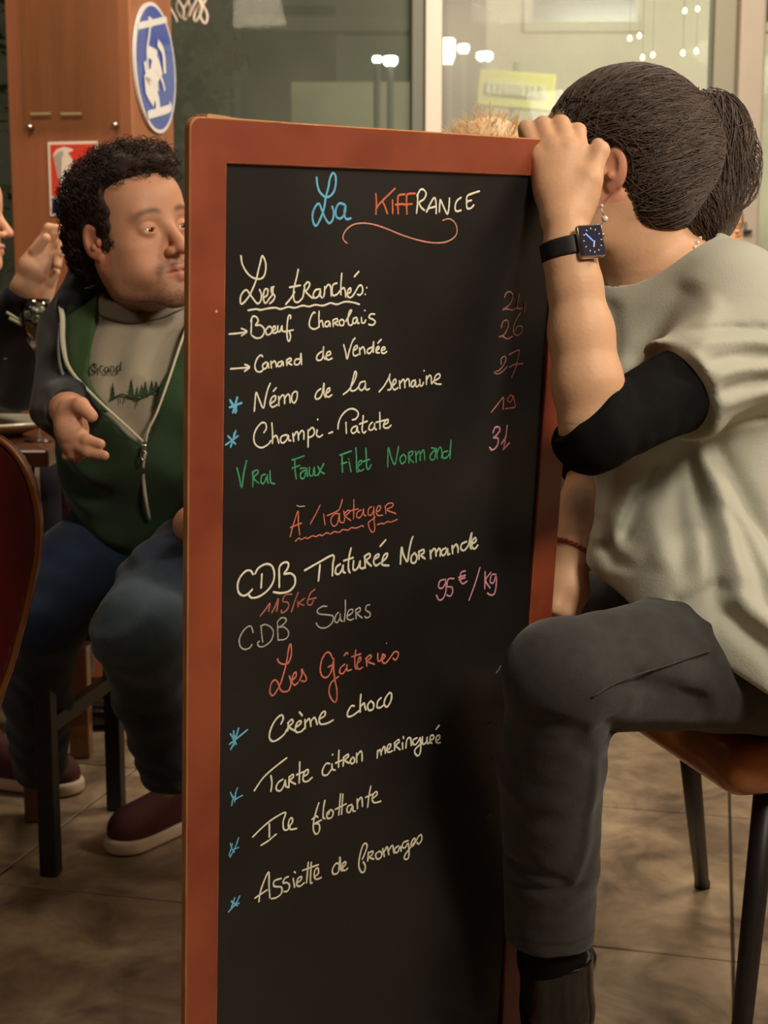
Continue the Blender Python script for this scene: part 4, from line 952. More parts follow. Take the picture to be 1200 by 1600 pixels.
# ---------------------------------------------------------------- a human head in its own frame (left, forward, up), metres
def head_ops(S_, fr, neck_to=None, neck_r=.055, feminine=False):
    e = lambda c, r, k=.02, kind='u', rot=None: S_.ell(c, r, k, kind, fr, rot)
    c = lambda a, b, ra, rb, k=.012, kind='u': S_.cone(a, b, ra, rb, k, kind, fr)
    e((0, -.008, .035), (.075, .097, .083), 0)
    e((0, .040, -.025), (.062, .052, .088), .03)
    e((0, .050, .050), (.055, .042, .042), .03)
    for s_ in (-1, 1):
        c((s_ * .057, -.002, -.040), (s_ * .048, .020, -.082), .016, .015, .03)
        c((s_ * .048, .020, -.082), (s_ * .014, .074, -.104), .015, .014, .025)
        e((s_ * .042, .062, -.026), (.020, .018, .016), .02)
        e((s_ * .036, .068, -.060), (.020, .018, .022), .02)
        e((s_ * .051, .036, -.050), (.018, .034, .034), .02)
    e((0, .062, -.076), (.034, .034, .032), .02)
    e((0, .080, -.105), (.019, .014, .014), .02)
    c((-.036, .078, .021), (.036, .078, .021), .011, .011, .016)
    for s_ in (-1, 1):
        e((s_ * .032, .101, -.001), (.019, .016, .013), .010, 's')
        e((s_ * .032, .0775, -.001), (.0155, .0150, .0140), .004)
        e((s_ * .0325, .0945, -.0020), (.0130, .011, .0035), .0010, 's')
        c((s_ * .017, .088, .0265), (s_ * .047, .076, .0270), .0040, .0030, .006)
    c((0, .087, .010), (0, .114, -.030), .0075, .0095, .012)
    e((0, .115, -.035), (.011, .010, .009), .006)
    for s_ in (-1, 1):
        e((s_ * .0125, .102, -.038), (.0075, .010, .0075), .006)
        e((s_ * .0070, .108, -.045), (.0035, .005, .0035), .002, 's')
    c((-.022, .084, -.0670), (-.006, .0985, -.0635), .0035, .0055, .005); c((.022, .084, -.0670), (.006, .0985, -.0635), .0035, .0055, .005); c((-.006, .0985, -.0635), (.006, .0985, -.0635), .0055, .0055, .004)
    c((-.018, .085, -.0745), (0, .0965, -.0770), .0045, .0068, .005); c((.018, .085, -.0745), (0, .0965, -.0770), .0045, .0068, .005)
    c((-.023, .0885, -.0700), (0, .1045, -.0695), .0012, .0016, .0015, 's'); c((.023, .0885, -.0700), (0, .1045, -.0695), .0012, .0016, .0015, 's')
    for s_ in (-1, 1):
        rt = np.array([[math.cos(.35), s_ * -math.sin(.35) * -1, 0], [s_ * -math.sin(.35), math.cos(.35), 0], [0, 0, 1]])
        e((s_ * .0775, -.002, -.002), (.0065, .0165, .028), .004, 'u', rt)
        e((s_ * .0730, .003, -.025), (.0060, .009, .010), .004)
        e((s_ * .0840, .004, .001), (.0050, .0095, .016), .004, 's')
        e((s_ * .0815, .004, -.012), (.0035, .005, .005), .003)
        e((s_ * .0770, .014, -.006), (.0045, .0045, .007), .004)
    if neck_to is not None:
        nt = fr.l(np.asarray(neck_to, float)); S_.cone((0, -.020, -.050), tuple(nt), neck_r, neck_r * 1.06, .035, 'u', fr)
        S_.cone((0, .018, -.095), tuple(nt + np.array([0, .008, 0])), .024, .03, .03, 'u', fr)
def eyes(fr, look, parent, iris=(70, 46, 30)):
    m1 = MAT_EYE
    for s_ in (-1, 1):
        c = fr.w((s_ * .0325, .0768, -.0018)); r = .0126 * fr.sc; d = _n(look)
        V, F = lathe([(r * math.sin(a), r * math.cos(a)) for a in np.linspace(.001, math.pi - .001, 22)], c, axis=tuple(d), seg=24)
        V = np.array([tuple(v) for v in V]); ang = np.arccos(np.clip(((V - c) / r) @ d, -1, 1))
        col = np.where(ang[:, None] < .24, np.array(lin((8, 6, 5))), np.where(ang[:, None] < .56, np.array(lin(iris)), np.array(lin((214, 200, 188)))))
        np_mesh('eyeball', V, F, m1, parent, True, col)
def skin_colors(V, base, fr=None, beard=0.0, lips=(172, 92, 80), brow=(38, 26, 20), seed=1, ear=True):
    col = np.tile(np.array(lin(base)), (len(V), 1)); nz = vnoise(V, 60, seed)[:, None] * .04 + vnoise(V, 18, seed + 1)[:, None] * .05
    col = col * (1 + nz)
    if fr is None: return col
    q = fr.l(V); l, f, u = np.abs(q[:, 0]), q[:, 1], q[:, 2]
    def blend(mask, c, a): 
        nonlocal col; w = (np.clip(mask, 0, 1) * a)[:, None]; col = col * (1 - w) + np.array(lin(c)) * w
    g = lambda x, c, s_: np.exp(-((x - c) / s_) ** 2)
    blend(g(l, .045, .02) * g(f, .07, .03) * g(u, -.035, .02), (196, 108, 88), .35)       # cheeks
    blend(g(l, 0, .016) * g(f, .115, .015) * g(u, -.034, .014), (200, 110, 92), .4)        # nose tip
    blend((l > .070) * (l < .10) * (f < .03) * (f > -.05) * (np.abs(u) < .045), (206, 112, 92), .45)   # ears
    inl = (f > .078) / (1 + np.exp(np.clip((l - .022) / .0025, -30, 30))); blend(inl * g(u, -.0645 - 0.10 * l, .0050), lips, .6); blend(inl * g(u, -.0765 + .12 * l, .0056), lips, .75)
    blend((f > .06) * g(u, .0265 - .35 * (l - .03) ** 2 / .03, .0050) / (1 + np.exp(np.clip((np.abs(l - .032) - .018) / .0025, -30, 30))), brow, .75)
    blend(g(l, .032, .018) * (f > .06) * g(u, -.014, .006), (150, 96, 84), .35)
    if beard > 0:
        sg = lambda x, w: 1 / (1 + np.exp(-np.clip(x / w, -30, 30)))
        jaw = sg(-(u + .058 + .35 * np.clip(f - .01, 0, .09) * .5), .007) * sg(f + .015, .008)
        jaw = jaw * (.50 + .50 * sg(-(u + .098), .005))
        mouth = np.exp(-((l / .027) ** 4 + ((u + .0705) / .0125) ** 4)) * (f > .07)
        must = g(u, -.0530 - .25 * l, .0075) * sg(.034 - l, .005) * (f > .07) * .8
        side = g(l, .032, .007) * g(u, -.068, .014) * (f > .06) * .6
        m = np.clip(jaw * (1 - mouth) + must + side, 0, 1) * sg(u + .165, .012) * (.78 + .22 * vnoise(V, 380, 5))
        blend(m, (52, 36, 30), beard)
    return col
MAT_EYE = mat('eye_surface', (1, 1, 1), .08, vcol=True, coat=.6)
MAT_SKIN = mat('skin', (1, 1, 1), .50, vcol=True, sss=.12, spec=.4, bump=.06, bump_scale=220)
MAT_BLACK = mat('black_jersey', lin((15, 14, 15)), .9, spec=.15, noise_scale=90, noise_amt=.3)
MAT_CLOTH = mat('woven_cloth', (1, 1, 1), .88, vcol=True, spec=.2, sheen=.15, bump=.12, bump_scale=420)
# ================================================================ person in the pale T-shirt (right)
pb = empty('person', tuple(PV(1190, 1040, 1.80)), 'ponytailed person in pale T-shirt over black sleeves, seated at right, hand gripping the board', 'person')
Hb = yaw_frame(P(966, 268, 1.745), -104, 2, 2, .97)
SH = P(1138, 478, 1.68); SL, EL, WL = P(1160, 548, 1.66), P(925, 668, 1.500), P(889, 395, 1.500)
SR, ER, WR = P(1060, 500, 1.96), P(938, 700, 1.86), P(893, 872, 1.81)
NB = P(1050, 452, 1.79)
def body_b():
    s = Sdf(); head_ops(s, Hb, NB, .052)
    s.cone(P(990, 395, 1.75), P(1012, 470, 1.78), .036, .045, .03); s.ell(P(1095, 560, 1.80), (.10, .13, .12), .05); s.cone(NB, P(1100, 520, 1.80), .055, .08, .05)
    s.cone(P(1150, 760, 1.82), P(1195, 980, 1.84), .10, .11, .05); s.cone(P(1100, 600, 1.80), P(1150, 760, 1.82), .10, .10, .05)
    s.cone(NB, SH, .045, .038, .04); s.cone(SH, SL, .038, .038, .04); s.cone(NB, SR, .045, .038, .04)
    # near arm raised to the board
    s.cone(SL, P(1062, 610, 1.585), .034, .034, .02); s.cone(P(1062, 610, 1.585), EL, .034, .034, .02)
    s.chain([EL, P(918, 600, 1.500), P(908, 520, 1.502), P(898, 445, 1.502), P(889, 400, 1.502), P(884, 352, 1.506)], [.0345, .0375, .0345, .0285, .0270, .0245], .012)
    # far arm resting on the thigh
    s.cone(SR, ER, .045, .038, .03); s.chain([ER, P(918, 790, 1.84), WR], [.038, .036, .025], .012)
    # thighs and shins under the trousers
    s.cone(P(1175, 1025, 1.73), P(872, 1052, 1.50), .070, .050, .03); s.cone(P(872, 1052, 1.50), P(862, 1480, 1.72), .046, .032, .02)
    s.cone(P(1185, 990, 1.95), P(895, 985, 1.98), .070, .050, .03); s.cone(P(892, 990, 1.985), P(862, 1430, 2.14), .046, .032, .02)
    return s
def hand_left_b(s):
    # back of the hand towards us, fingers over the top rail, thumb round the right-hand edge
    W0 = P(883, 345, 1.508)
    mcp = [P(843, 246, 1.522), P(864, 236, 1.518), P(886, 234, 1.517), P(906, 243, 1.520)]     # little .. index
    pip = [P(823, 203, 1.538), P(848, 197, 1.536), P(876, 195, 1.535), P(902, 207, 1.536)]
    rm = [.0105, .0112, .0116, .0112]; rp = [.0090, .0098, .0100, .0096]
    for i in range(4):
        s.cone(W0 + (mcp[i] - W0) * .12 + np.array([0, .004, 0]), mcp[i], .0185, rm[i] + .001, .016)
    s.cone(mcp[0] + np.array([.004, .008, -.02]), mcp[3] + np.array([-.004, .008, -.02]), .013, .013, .014)
    s.cone(P(862, 300, 1.520), P(905, 300, 1.518), .017, .017, .016)
    s.ell(P(912, 292, 1.520), (.014, .014, .028), .015)
    for i in range(4):
        d = P(600, 0, 1)[1] * 0
        dip = pip[i] + np.array([.003, .036, .0015]); tip = pip[i] + np.array([.004, .041, -.020])
        s.cone(mcp[i], pip[i], rm[i], rp[i], .006); s.cone(pip[i], dip, rp[i], rp[i] * .93, .003); s.cone(dip, tip, rp[i] * .92, rp[i] * .80, .003)
        s.ell(mcp[i] + np.array([0, -.003, .002]), (.0095, .008, .009), .006); s.ell(pip[i] + np.array([0, -.0015, .002]), (.0088, .008, .0078), .004)
    tb, tm, ti, tt = P(903, 322, 1.510), P(921, 281, 1.507), P(937, 236, 1.513), P(934, 228, 1.553)
    s.cone(tb, tm, .0165, .0130, .014); s.cone(tm, ti, .0122, .0105, .006); s.cone(ti, tt, .0108, .0088, .004)
def hand_right_b(s):
    W0 = WR; k = [P(866, 912, 1.80), P(880, 918, 1.785), P(893, 918, 1.785), P(903, 910, 1.80)]
    s.cone(W0, P(883, 905, 1.80), .024, .028, .012); s.ell(P(886, 925, 1.795), (.030, .022, .028), .012)
    for i, kk in enumerate(k):
        t1 = kk + np.array([-.004, -.006, -.032]); t2 = kk + np.array([.000, .012, -.052])
        s.cone(P(886, 900, 1.80), kk, .014, .0112, .01); s.cone(kk, t1, .0105, .0092, .004); s.cone(t1, t2, .0092, .0078, .003)
    s.cone(P(875, 905, 1.79), P(868, 950, 1.775), .0135, .0105, .008)
sb = body_b(); hand_left_b(sb); hand_right_b(sb)
lo_arm, hi_arm = P(790, 770, 1.50) - np.array([0, .16, 0]), P(985, 165, 1.50) + np.array([0, .12, 0])
# coarse body everywhere except the raised forearm and the head
def vmask(V, F, keep):
    """drop faces whose vertices are all outside keep; compact"""
    k = keep(V); fk = k[F].all(1); F = F[fk]; used = np.zeros(len(V), bool); used[F.ravel()] = True
    m = np.cumsum(used) - 1; return V[used], m[F]
boxes_b = [(P(800, 660, 1.5) - np.array([.02, .12, 0]), P(985, 160, 1.5) + np.array([0, .14, .02]), .0016),
           (Hb.o - np.array([.135, .115, .135]), Hb.o + np.array([.135, .12, .13]), .0022)]
def inside(V, b, m=0.0): return ((V > b[0] - m) & (V < b[1] + m)).all(1)
def build_body(s, boxes, h):
    parts = []
    for i, b in enumerate(boxes):
        V, F = s.mesh(b[2], b[0], b[1])
        for b2 in boxes[:i]: V, F = vmask(V, F, lambda v, b2=b2: ~inside(v, b2, -b2[2]))
        parts.append((V, F))
    V, F = s.mesh(h); V, F = vmask(V, F, lambda v: ~np.any([inside(v, b, -h * 1.6) for b in boxes], axis=0))
    parts.append((V, F)); return merge(parts)
V, F = build_body(sb, boxes_b, .006)
colb = skin_colors(V, (212, 166, 130), Hb, 0, seed=3)
tz = np.exp(-(((V - P(908, 796, 1.80)) / np.array([.017, .06, .030])) ** 2).sum(1) ** 1.5)[:, None] * .75 * (.75 + .25 * vnoise(V, 120, 4)[:, None])
colb = colb * (1 - tz) + np.array(lin((70, 56, 50))) * tz
np_mesh('body', V, F, MAT_SKIN, pb, True, colb)
eyes(Hb, Hb.A[1], pb)

# pale T-shirt
def tshirt_b():
    s = Sdf()
    s.ell(P(1100, 560, 1.80), (.130, .175, .150), 0); s.cone(P(1100, 600, 1.80), P(1118, 760, 1.81), .135, .135, .06)
    s.ell(P(1128, 860, 1.82), (.162, .170, .15), .08); s.ell(P(1165, 960, 1.82), (.165, .165, .10), .06)
    s.cone(P(1062, 446, 1.79), SH, .056, .058, .05); s.cone(SH, SL, .058, .070, .05); s.cone(P(1062, 440, 1.79), SR, .062, .06, .05)
    s.cone(P(1020, 690, 1.76), P(1008, 860, 1.75), .040, .045, .06); s.cone(P(1010, 880, 1.75), P(965, 885, 1.76), .045, .032, .04)
    s.cone(P(1000, 500, 1.76), P(985, 640, 1.76), .062, .075, .06)
    s.cone(SL, P(1040, 618, 1.575), .074, .064, .03)
    # lap part of the hem lying over the thigh
    s.cone(P(1050, 905, 1.72), P(1110, 950, 1.68), .065, .100, .05); s.cone(P(1110, 950, 1.68), P(1215, 1020, 1.66), .100, .125, .05)
    # hem, sleeve opening, neckline
    s.plane(P(1048, 612, 1.575), _n(P(1030, 632, 1.56) - SL) * 1.0 + 0, 0) if False else None
    return s
def tshirt_cut(s):
    nrm = _n(P(960, 665, 1.52) - SL) + _n((.25, 0, .25)) * -.25; nrm = _n(nrm)
    # sleeve opening: only acts near the arm
    q = P(1056, 612, 1.585)
    def fn(p, q=q.astype(np.float32), n=nrm.astype(np.float32)):
        d = p - q; along = d @ n; rad = np.sqrt(np.maximum(np.einsum('...i,...i', d, d) - along ** 2, 0)); return np.maximum(-along, rad - .10)
    s._add('s', fn, q - .13, q + .13, .004)
    # hem plane
    a, b, c = P(925, 902, 1.72), P(1195, 1086, 1.56), P(1000, 884, 2.05)
    n = np.cross(b - a, c - a); n = n if n[2] < 0 else -n
    s.plane(a, n, .008)
    # neckline
    s.ell(P(1024, 404, 1.76), (.080, .085, .047), .008, 's', WORLD, np.array([_n((1, 0, .62)), (0, 1, 0), _n((-.62, 0, 1))]))
    return s
CREASE = [(1118, 672, 1205, 885, .015, .015), (1096, 690, 1108, 960, .008, .010), (1080, 700, 1062, 900, .006, .012), (985, 862, 1045, 725, .011, .012), (955, 830, 985, 900, .006, .010),
          (1130, 790, 1205, 1000, .008, .011), (1040, 935, 1112, 895, .009, .011), (1112, 925, 1200, 1030, .011, .011), (1112, 672, 1136, 905, -.012, .014), (1135, 722, 1205, 965, -.010, .012),
          (1122, 905, 1205, 985, -.010, .011), (1005, 760, 960, 872, -.007, .012), (1025, 740, 1030, 880, -.005, .013), (1060, 516, 1200, 508, .006, .0055), (1075, 562, 1205, 546, .0075, .006), (1092, 604, 1205, 588, .0070, .006),
          (1058, 536, 1200, 528, -.005, .006), (1082, 582, 1200, 567, -.006, .006), (1100, 625, 1200, 610, -.005, .007), (1085, 450, 1000, 575, .009, .016), (1110, 470, 1035, 560, -.005, .014), (975, 470, 965, 570, .006, .010), (1120, 660, 1200, 640, .006, .008)]
def crease_field(p, L_, z=1.64, ymax=1.80):
    x, zz = p[..., 0], p[..., 2]; d = np.zeros(x.shape); wob = .006 * vnoise(p, 16, 5)
    for ax_, ay_, bx_, by_, A, w in L_:
        a = P(ax_, ay_, z)[[0, 2]]; b = P(bx_, by_, z)[[0, 2]]; ab = b - a; n = np.array([-ab[1], ab[0]]) / np.linalg.norm(ab)
        t = ((x - a[0]) * ab[0] + (zz - a[1]) * ab[1]) / ab.dot(ab); dist = (x - a[0]) * n[0] + (zz - a[1]) * n[1] + wob + .10 * np.linalg.norm(ab) * (t - .5) ** 2
        e = np.clip(1.0 - np.maximum(np.abs(t - .5) - .38, 0) / .22, 0, 1); e = e * e * (3 - 2 * e)
        d += A * np.exp(-(dist / w) ** 2) * e
    return d * np.clip((ymax - p[..., 1]) / .06, 0, 1)
def folds_b(p):
    n = vnoise(p, 7, 2)
    d = crease_field(p, CREASE) + .0035 * n + .0018 * vnoise(p, 19, 5)
    return d.astype(np.float32)
ts = tshirt_cut(tshirt_b()); ts.disp = folds_b
V, F = ts.mesh(.0042)
np_mesh('tshirt', V, F, MAT_CLOTH, pb, True, np.tile(np.array(lin((178, 178, 162))), (len(V), 1)) * (1 + .03 * vnoise(V, 30, 1)[:, None]))['label'] = 'pale grey-green T-shirt'
# black under-sleeves
def sleeve(a, b, ra, rb, cut_p, cut_n, extra=None, seed=1):
    s = Sdf(); s.cone(a, b, ra, rb); 
    if extra: extra(s)
    s.plane(cut_p, cut_n, .003)
    def fo(p): return (.0022 * np.sin((p @ _n(b - a)) * 150 + 3 * vnoise(p, 14, seed)) ).astype(np.float32)
    s.disp = fo; return s
BLK = np.array(lin((24, 23, 24)))
s1 = Sdf(); s1.cone(P(1092, 594, 1.61), P(929, 677, 1.50), .0500, .0430); s1.cone(P(925, 675, 1.50), P(914, 612, 1.50), .0410, .042, .02)
s1.plane(P(925, 634, 1.50), _n((-.65, -.05, .76)), .003)
s1.disp = lambda p: (.0013 * np.sin((p @ _n(EL - SL)) * 95 + p[..., 0] * 60 + 6 * vnoise(p, 14, 3)) + .0012 * vnoise(p, 60, 2)).astype(np.float32)
V, F = s1.mesh(.003); np_mesh('sleeve', V, F, MAT_BLACK, pb)['label'] = 'black sleeve pushed up to the elbow'
s2 = Sdf(); s2.cone(SR, ER, .060, .047); s2.cone(ER, P(926, 765, 1.85), .047, .046, .02); s2.plane(P(924, 752, 1.85), _n(WR - ER), .003)
V, F = s2.mesh(.0035); np_mesh('sleeve', V, F, MAT_BLACK, pb)['label'] = 'black sleeve above the tattooed forearm'

# trousers
def jeans_b():
    s = Sdf()
    s.chain([P(1215, 1038, 1.71), P(1040, 1036, 1.62), P(880, 1058, 1.505)], [.090, .078, .064], 0, kk=.01)
    s.chain([P(878, 1058, 1.505), P(862, 1200, 1.58), P(860, 1350, 1.66), P(859, 1462, 1.715)], [.064, .0595, .0565, .0555], .012, kk=.008)
    s.chain([P(1200, 985, 1.93), P(1040, 952, 1.95), P(900, 972, 1.98)], [.088, .080, .068], .03, kk=.01)
    s.chain([P(892, 990, 1.985), P(862, 1430, 2.14)], [.058, .050], .01)
    s.ell(P(1215, 985, 1.84), (.13, .16, .09), .04)
    s.plane(P(860, 1476, 1.70), (0, 0, -1), .003)
    return s
CREASE_J = [(965, 1028, 1110, 1098, .009, .010), (985, 1070, 1120, 1118, .005, .012), (930, 1095, 955, 1135, .004, .012), (870, 1120, 945, 1185, .003, .010),
            (930, 1160, 915, 1420, -.004, .007), (800, 1380, 900, 1400, .004, .007), (810, 1425, 920, 1410, .004, .006), (1130, 985, 1170, 1080, .006, .009), (820, 1090, 900, 1110, .004, .010), (1040, 985, 1120, 1040, .004, .012)]
def folds_j(p):
    return (crease_field(p, CREASE_J, 1.55, 1.72) + .0022 * vnoise(p, 14, 9) + .0012 * vnoise(p, 40, 3)).astype(np.float32)
sj = jeans_b(); sj.disp = folds_j; V, F = sj.mesh(.0042)
cj = np.tile(np.array(lin((54, 52, 50))), (len(V), 1)) * (1 + .16 * vnoise(V, 130, 2)[:, None] + .10 * vnoise(V, 22, 2)[:, None])
hem = (V[:, 2] < P(860, 1448, 1.70)[2] + .004) & (V[:, 2] > P(860, 1448, 1.70)[2]); cj[hem] *= .55
jb = np_mesh('jeans', V, F, MAT_CLOTH, pb, True, cj); jb['label'] = 'washed black jeans'
# side seam
pts = [sj.hit(x, y) for x, y in ((1110, 1016), (1080, 1026), (1040, 1040), (1000, 1052), (960, 1068), (925, 1088))]
pts = [p + np.array([0, -.0016, 0]) for p in pts if p is not None]
if len(pts) > 2:
    mb = MB(); mb.tube(catmull(pts, 4), .0013, 5); mb.build('seam', mat('seam_fold', lin((62, 59, 56)), .9, noise_scale=150, noise_amt=.5), jb)
# socks and boots
M_leather = mat('black_leather', lin((13, 12, 12)), .22, spec=.6, coat=.4, noise_scale=25, bump=.12, bump_scale=60)
def boot(ank, heading, name_parent, lab=None):
    a = np.asarray(ank, float); hd = _n((heading[0], heading[1], 0)); fr = Frame((a[0], a[1], 0), np.cross(hd, (0, 0, 1)), hd, (0, 0, 1))
    s = Sdf(); s.chain([(0, -.005, a[2] + .01), (0, -.008, .13), (0, -.010, .07)], [.047, .046, .043], 0, 'u', fr, .01)
    s.cone((0, -.025, .050), (0, .10, .042), .040, .036, .03, 'u', fr); s.cone((0, .10, .042), (0, .175, .034), .036, .027, .02, 'u', fr)
    s.plane((a[0], a[1], .016), (0, 0, -1), .003)
    s.plane((a[0], a[1], a[2] + .008), (0, 0, 1), .003)
    V, F = s.mesh(.0035); o = np_mesh('boot', V, F, M_leather, name_parent)
    if lab: o['label'] = lab
    s2 = Sdf(); s2.cone((0, -.028, .012), (0, .175, .012), .043, .034, 0, 'u', fr); s2.plane((a[0], a[1], .017), (0, 0, 1), .001); s2.plane((a[0], a[1], .001), (0, 0, -1), .001)
    V, F = s2.mesh(.004); np_mesh('sole', V, F, mat('boot_sole', lin((22, 20, 19)), .6), o)
    return o
ba = P(862, 1500, 1.735); boot(ba, (-1, .06), pb, 'glossy black ankle boot')
bb_ = P(862, 1430, 2.14); bb_[2] = .2; boot(bb_, (-1, .1), pb)
s = Sdf(); s.cone(P(860, 1440, 1.70), ba, .043, .044); V, F = s.mesh(.004); np_mesh('sock', V, F, MAT_BLACK, pb)

# hair gathered into a bushy ponytail
M_hairB = mat('dark_brown_hair', lin((84, 66, 54)), .58, spec=.45, noise_scale=60, noise_amt=.35, sheen=.1)
tie = P(1085, 215, 1.79)
sh = Sdf()
sh.ell((0, -.014, .040), (.086, .106, .092), 0, 'u', Hb)
sh.ell((0, -.045, -.015), (.074, .066, .075), .03, 'u', Hb)
sh.cone(Hb.w((0, -.08, .02)), tie, .050, .034, .03)
# face, ear and neck cut free
sh.box((0, .104, -.03), (.12, .05, .085), .02, .02, 's', Hb)
sh.ell((0, .105, .035), (.060, .035, .048), .01, 's', Hb)
for s_ in (-1, 1): sh.ell((s_ * .088, .004, -.006), (.020, .028, .036), .008, 's', Hb)
for s_ in (-1, 1): sh.box((s_ * .07, .045, -.045), (.035, .045, .055), .015, .012, 's', Hb)
V, F = sh.mesh(.003); sh_V = V
hb = np_mesh('hair', V, F, M_hairB, pb)
sp = Sdf(); sp.cone(tie, P(1100, 212, 1.79), .030, .052, 0); sp.ell(P(1103, 236, 1.79), (.046, .050, .062), .03); sp.ell(P(1098, 312, 1.78), (.044, .050, .056), .03); sp.ell(P(1082, 328, 1.77), (.034, .045, .040), .03)
sp.disp = lambda p: (.006 * vnoise(p, 26, 8) + .004 * vnoise(p, 60, 4)).astype(np.float32)
V, F = sp.mesh(.003); sp_V = V; pt_ = np_mesh('ponytail', V, F, M_hairB, pb)
# strands on the skull, swept back to the tie
rg = np.random.default_rng(11)
paths = flow(sh, sh_V, 6000, lambda p: (tie - p), 12, .0105, rg, .0006, wob=.16, lift=.0034)
ok = (np.linalg.norm(paths[:, 0] - tie, axis=1) > .03)
V1, F1 = strands(paths[ok], rg.uniform(.0006, .0012, ok.sum()))
paths = flow(sh, sh_V, 420, lambda p: (tie - p), 12, .0105, rg, -.0008, wob=.10, lift=.001); ok = (np.linalg.norm(paths[:, 0] - tie, axis=1) > .03)
V1b, F1b = strands(paths[ok], rg.uniform(.0022, .0042, ok.sum()), 6, .6); V1, F1 = merge([(V1, F1), (V1b, F1b)])
# ponytail strands: loose waves
n = 1300; a0 = rg.uniform(0, 2 * math.pi, n); r0 = rg.uniform(0, 1, n) ** .5; mstep = 14
ax = [tie, P(1098, 200, 1.79), P(1103, 236, 1.79), P(1108, 295, 1.78), P(1092, 340, 1.77)]
axc = catmull(ax, 12)[np.linspace(0, 48, mstep).astype(int)]; width = np.interp(np.linspace(0, 1, mstep), [0, .12, .25, .55, .85, 1], [.030, .046, .058, .068, .058, .040])
paths = np.zeros((n, mstep, 3)); ph = rg.uniform(0, 6.28, n); ln = rg.uniform(.7, 1.0, n)
ends = np.linspace(0, 1, mstep)
for k in range(mstep):
    tt = ends[k] * ln; c = np.stack([np.interp(tt, ends, axc[:, i]) for i in range(3)], -1); w = np.interp(tt, ends, width) * r0
    wob = .006 * np.sin(tt * 11 + ph) * (tt > .1)
    paths[:, k] = c + np.stack([(w + wob) * np.cos(a0), (w + .5 * wob) * np.sin(a0), wob * .8 + .2 * w * np.sin(a0 * 2)], -1)
V2, F2 = strands(paths, rg.uniform(.0006, .0013, n))
pz = flow(sp, sp_V, 2200, lambda p: P(1092, 352, 1.77) + np.array([.02, 0, -.03]) - p, 12, .012, rg, .0004, wob=.25, lift=.006)
V3, F3 = strands(pz, rg.uniform(.0006, .0014, len(pz))); V2, F2 = merge([(V2, F2), (V3, F3)])
V, F = merge([(V1, F1)]); o = np_mesh('hair_strands', V, F, M_hairB, hb); o['kind'] = 'stuff'
o = np_mesh('hair_strands', V2, F2, M_hairB, pt_); o['kind'] = 'stuff'
V, F = tube(catmull([tie + .026 * (math.cos(a) * np.array([0, 1, 0]) + math.sin(a) * np.array([.1, 0, 1])) for a in np.linspace(0, 2 * math.pi, 12)[:-1]], 3, True), .004, 6, True)
np_mesh('hair_tie', V, F, mat('dark_elastic', lin((22, 18, 18)), .8), pb)

# smartwatch on the raised wrist
wc = P(889, 391, 1.502); fax = _n(P(880, 340, 1.504) - P(900, 455, 1.502)); wn = _n(np.array([.42, -1.0, .0])); wn = _n(wn - fax * wn.dot(fax)); wx = np.cross(fax, wn); wx = wx if wx[0] > 0 else -wx
M_strap = mat('black_rubber_strap', lin((26, 24, 24)), .5)
band = Sdf(); frW = Frame(wc, wx, -wn, fax)
band.cone((0, 0, -.0105), (0, 0, .0105), .0315, .0315, 0, 'u', frW)
band.plane(frW.w((0, 0, .0105)), fax, .002); band.plane(frW.w((0, 0, -.0105)), -fax, .002); band.sub(sb, 0, -.003)
V, F = band.mesh(.0014); wt = empty('smartwatch', tuple(wc + wn * .03), 'smartwatch with silver case and blue-lit analogue dial on the raised wrist', 'watch')
np_mesh('strap', V, F, M_strap, wt)
cc = frW.w((.0075, -.0335, 0)); MW = Matrix(((wx[0], -wn[0], fax[0], cc[0]), (wx[1], -wn[1], fax[1], cc[1]), (wx[2], -wn[2], fax[2], cc[2]), (0, 0, 0, 1)))
M_case = mat('silver_watch_case', (.62, .58, .53), .22, metal=1); M_dial = mat('dark_watch_glass', lin((40, 40, 46)), .08, coat=1, emis=lin((50, 50, 66)), estr=.25)
M_hand = mat('lit_watch_hand', lin((90, 120, 255)), .5, emis=lin((92, 124, 255)), estr=1.6); M_tick = mat('lit_watch_marks', lin((190, 190, 190)), .5, emis=lin((180, 176, 176)), estr=.5)
box_obj('watch_case', (0, 0, 0), (.0315, .0095, .0370), M_case, wt, bevel=.0042, M=MW, smooth=True)
dial = box_obj('dial', (0, -.0046, 0), (.0272, .0016, .0325), M_dial, wt, bevel=.0007, M=MW)
def onD(name, x, z, w, hh, ang, m, y=-.0056): 
    return box_obj(name, (0, 0, 0), (w, .0003, hh), m, dial, M=MW @ Matrix.Translation((x, y, z)) @ Matrix.Rotation(R(ang), 4, 'Y'))
onD('minute_hand', -.0035, .0035, .0011, .0120, -42, M_hand); onD('hour_hand', .0010, -.0040, .0012, .0070, 18, M_tick)
for k in range(12):
    a = R(30 * k); onD('hour_mark', .0108 * math.sin(a), .0128 * math.cos(a), .0007, .0018, 30 * k, M_tick)
V, F = lathe([(0, 0), (.0028, 0), (.003, .001), (.0028, .002), (0, .002)], MW @ Vector((.0155, 0, .006)), axis=tuple(wx), seg=16); np_mesh('crown', V, F, M_case, wt)
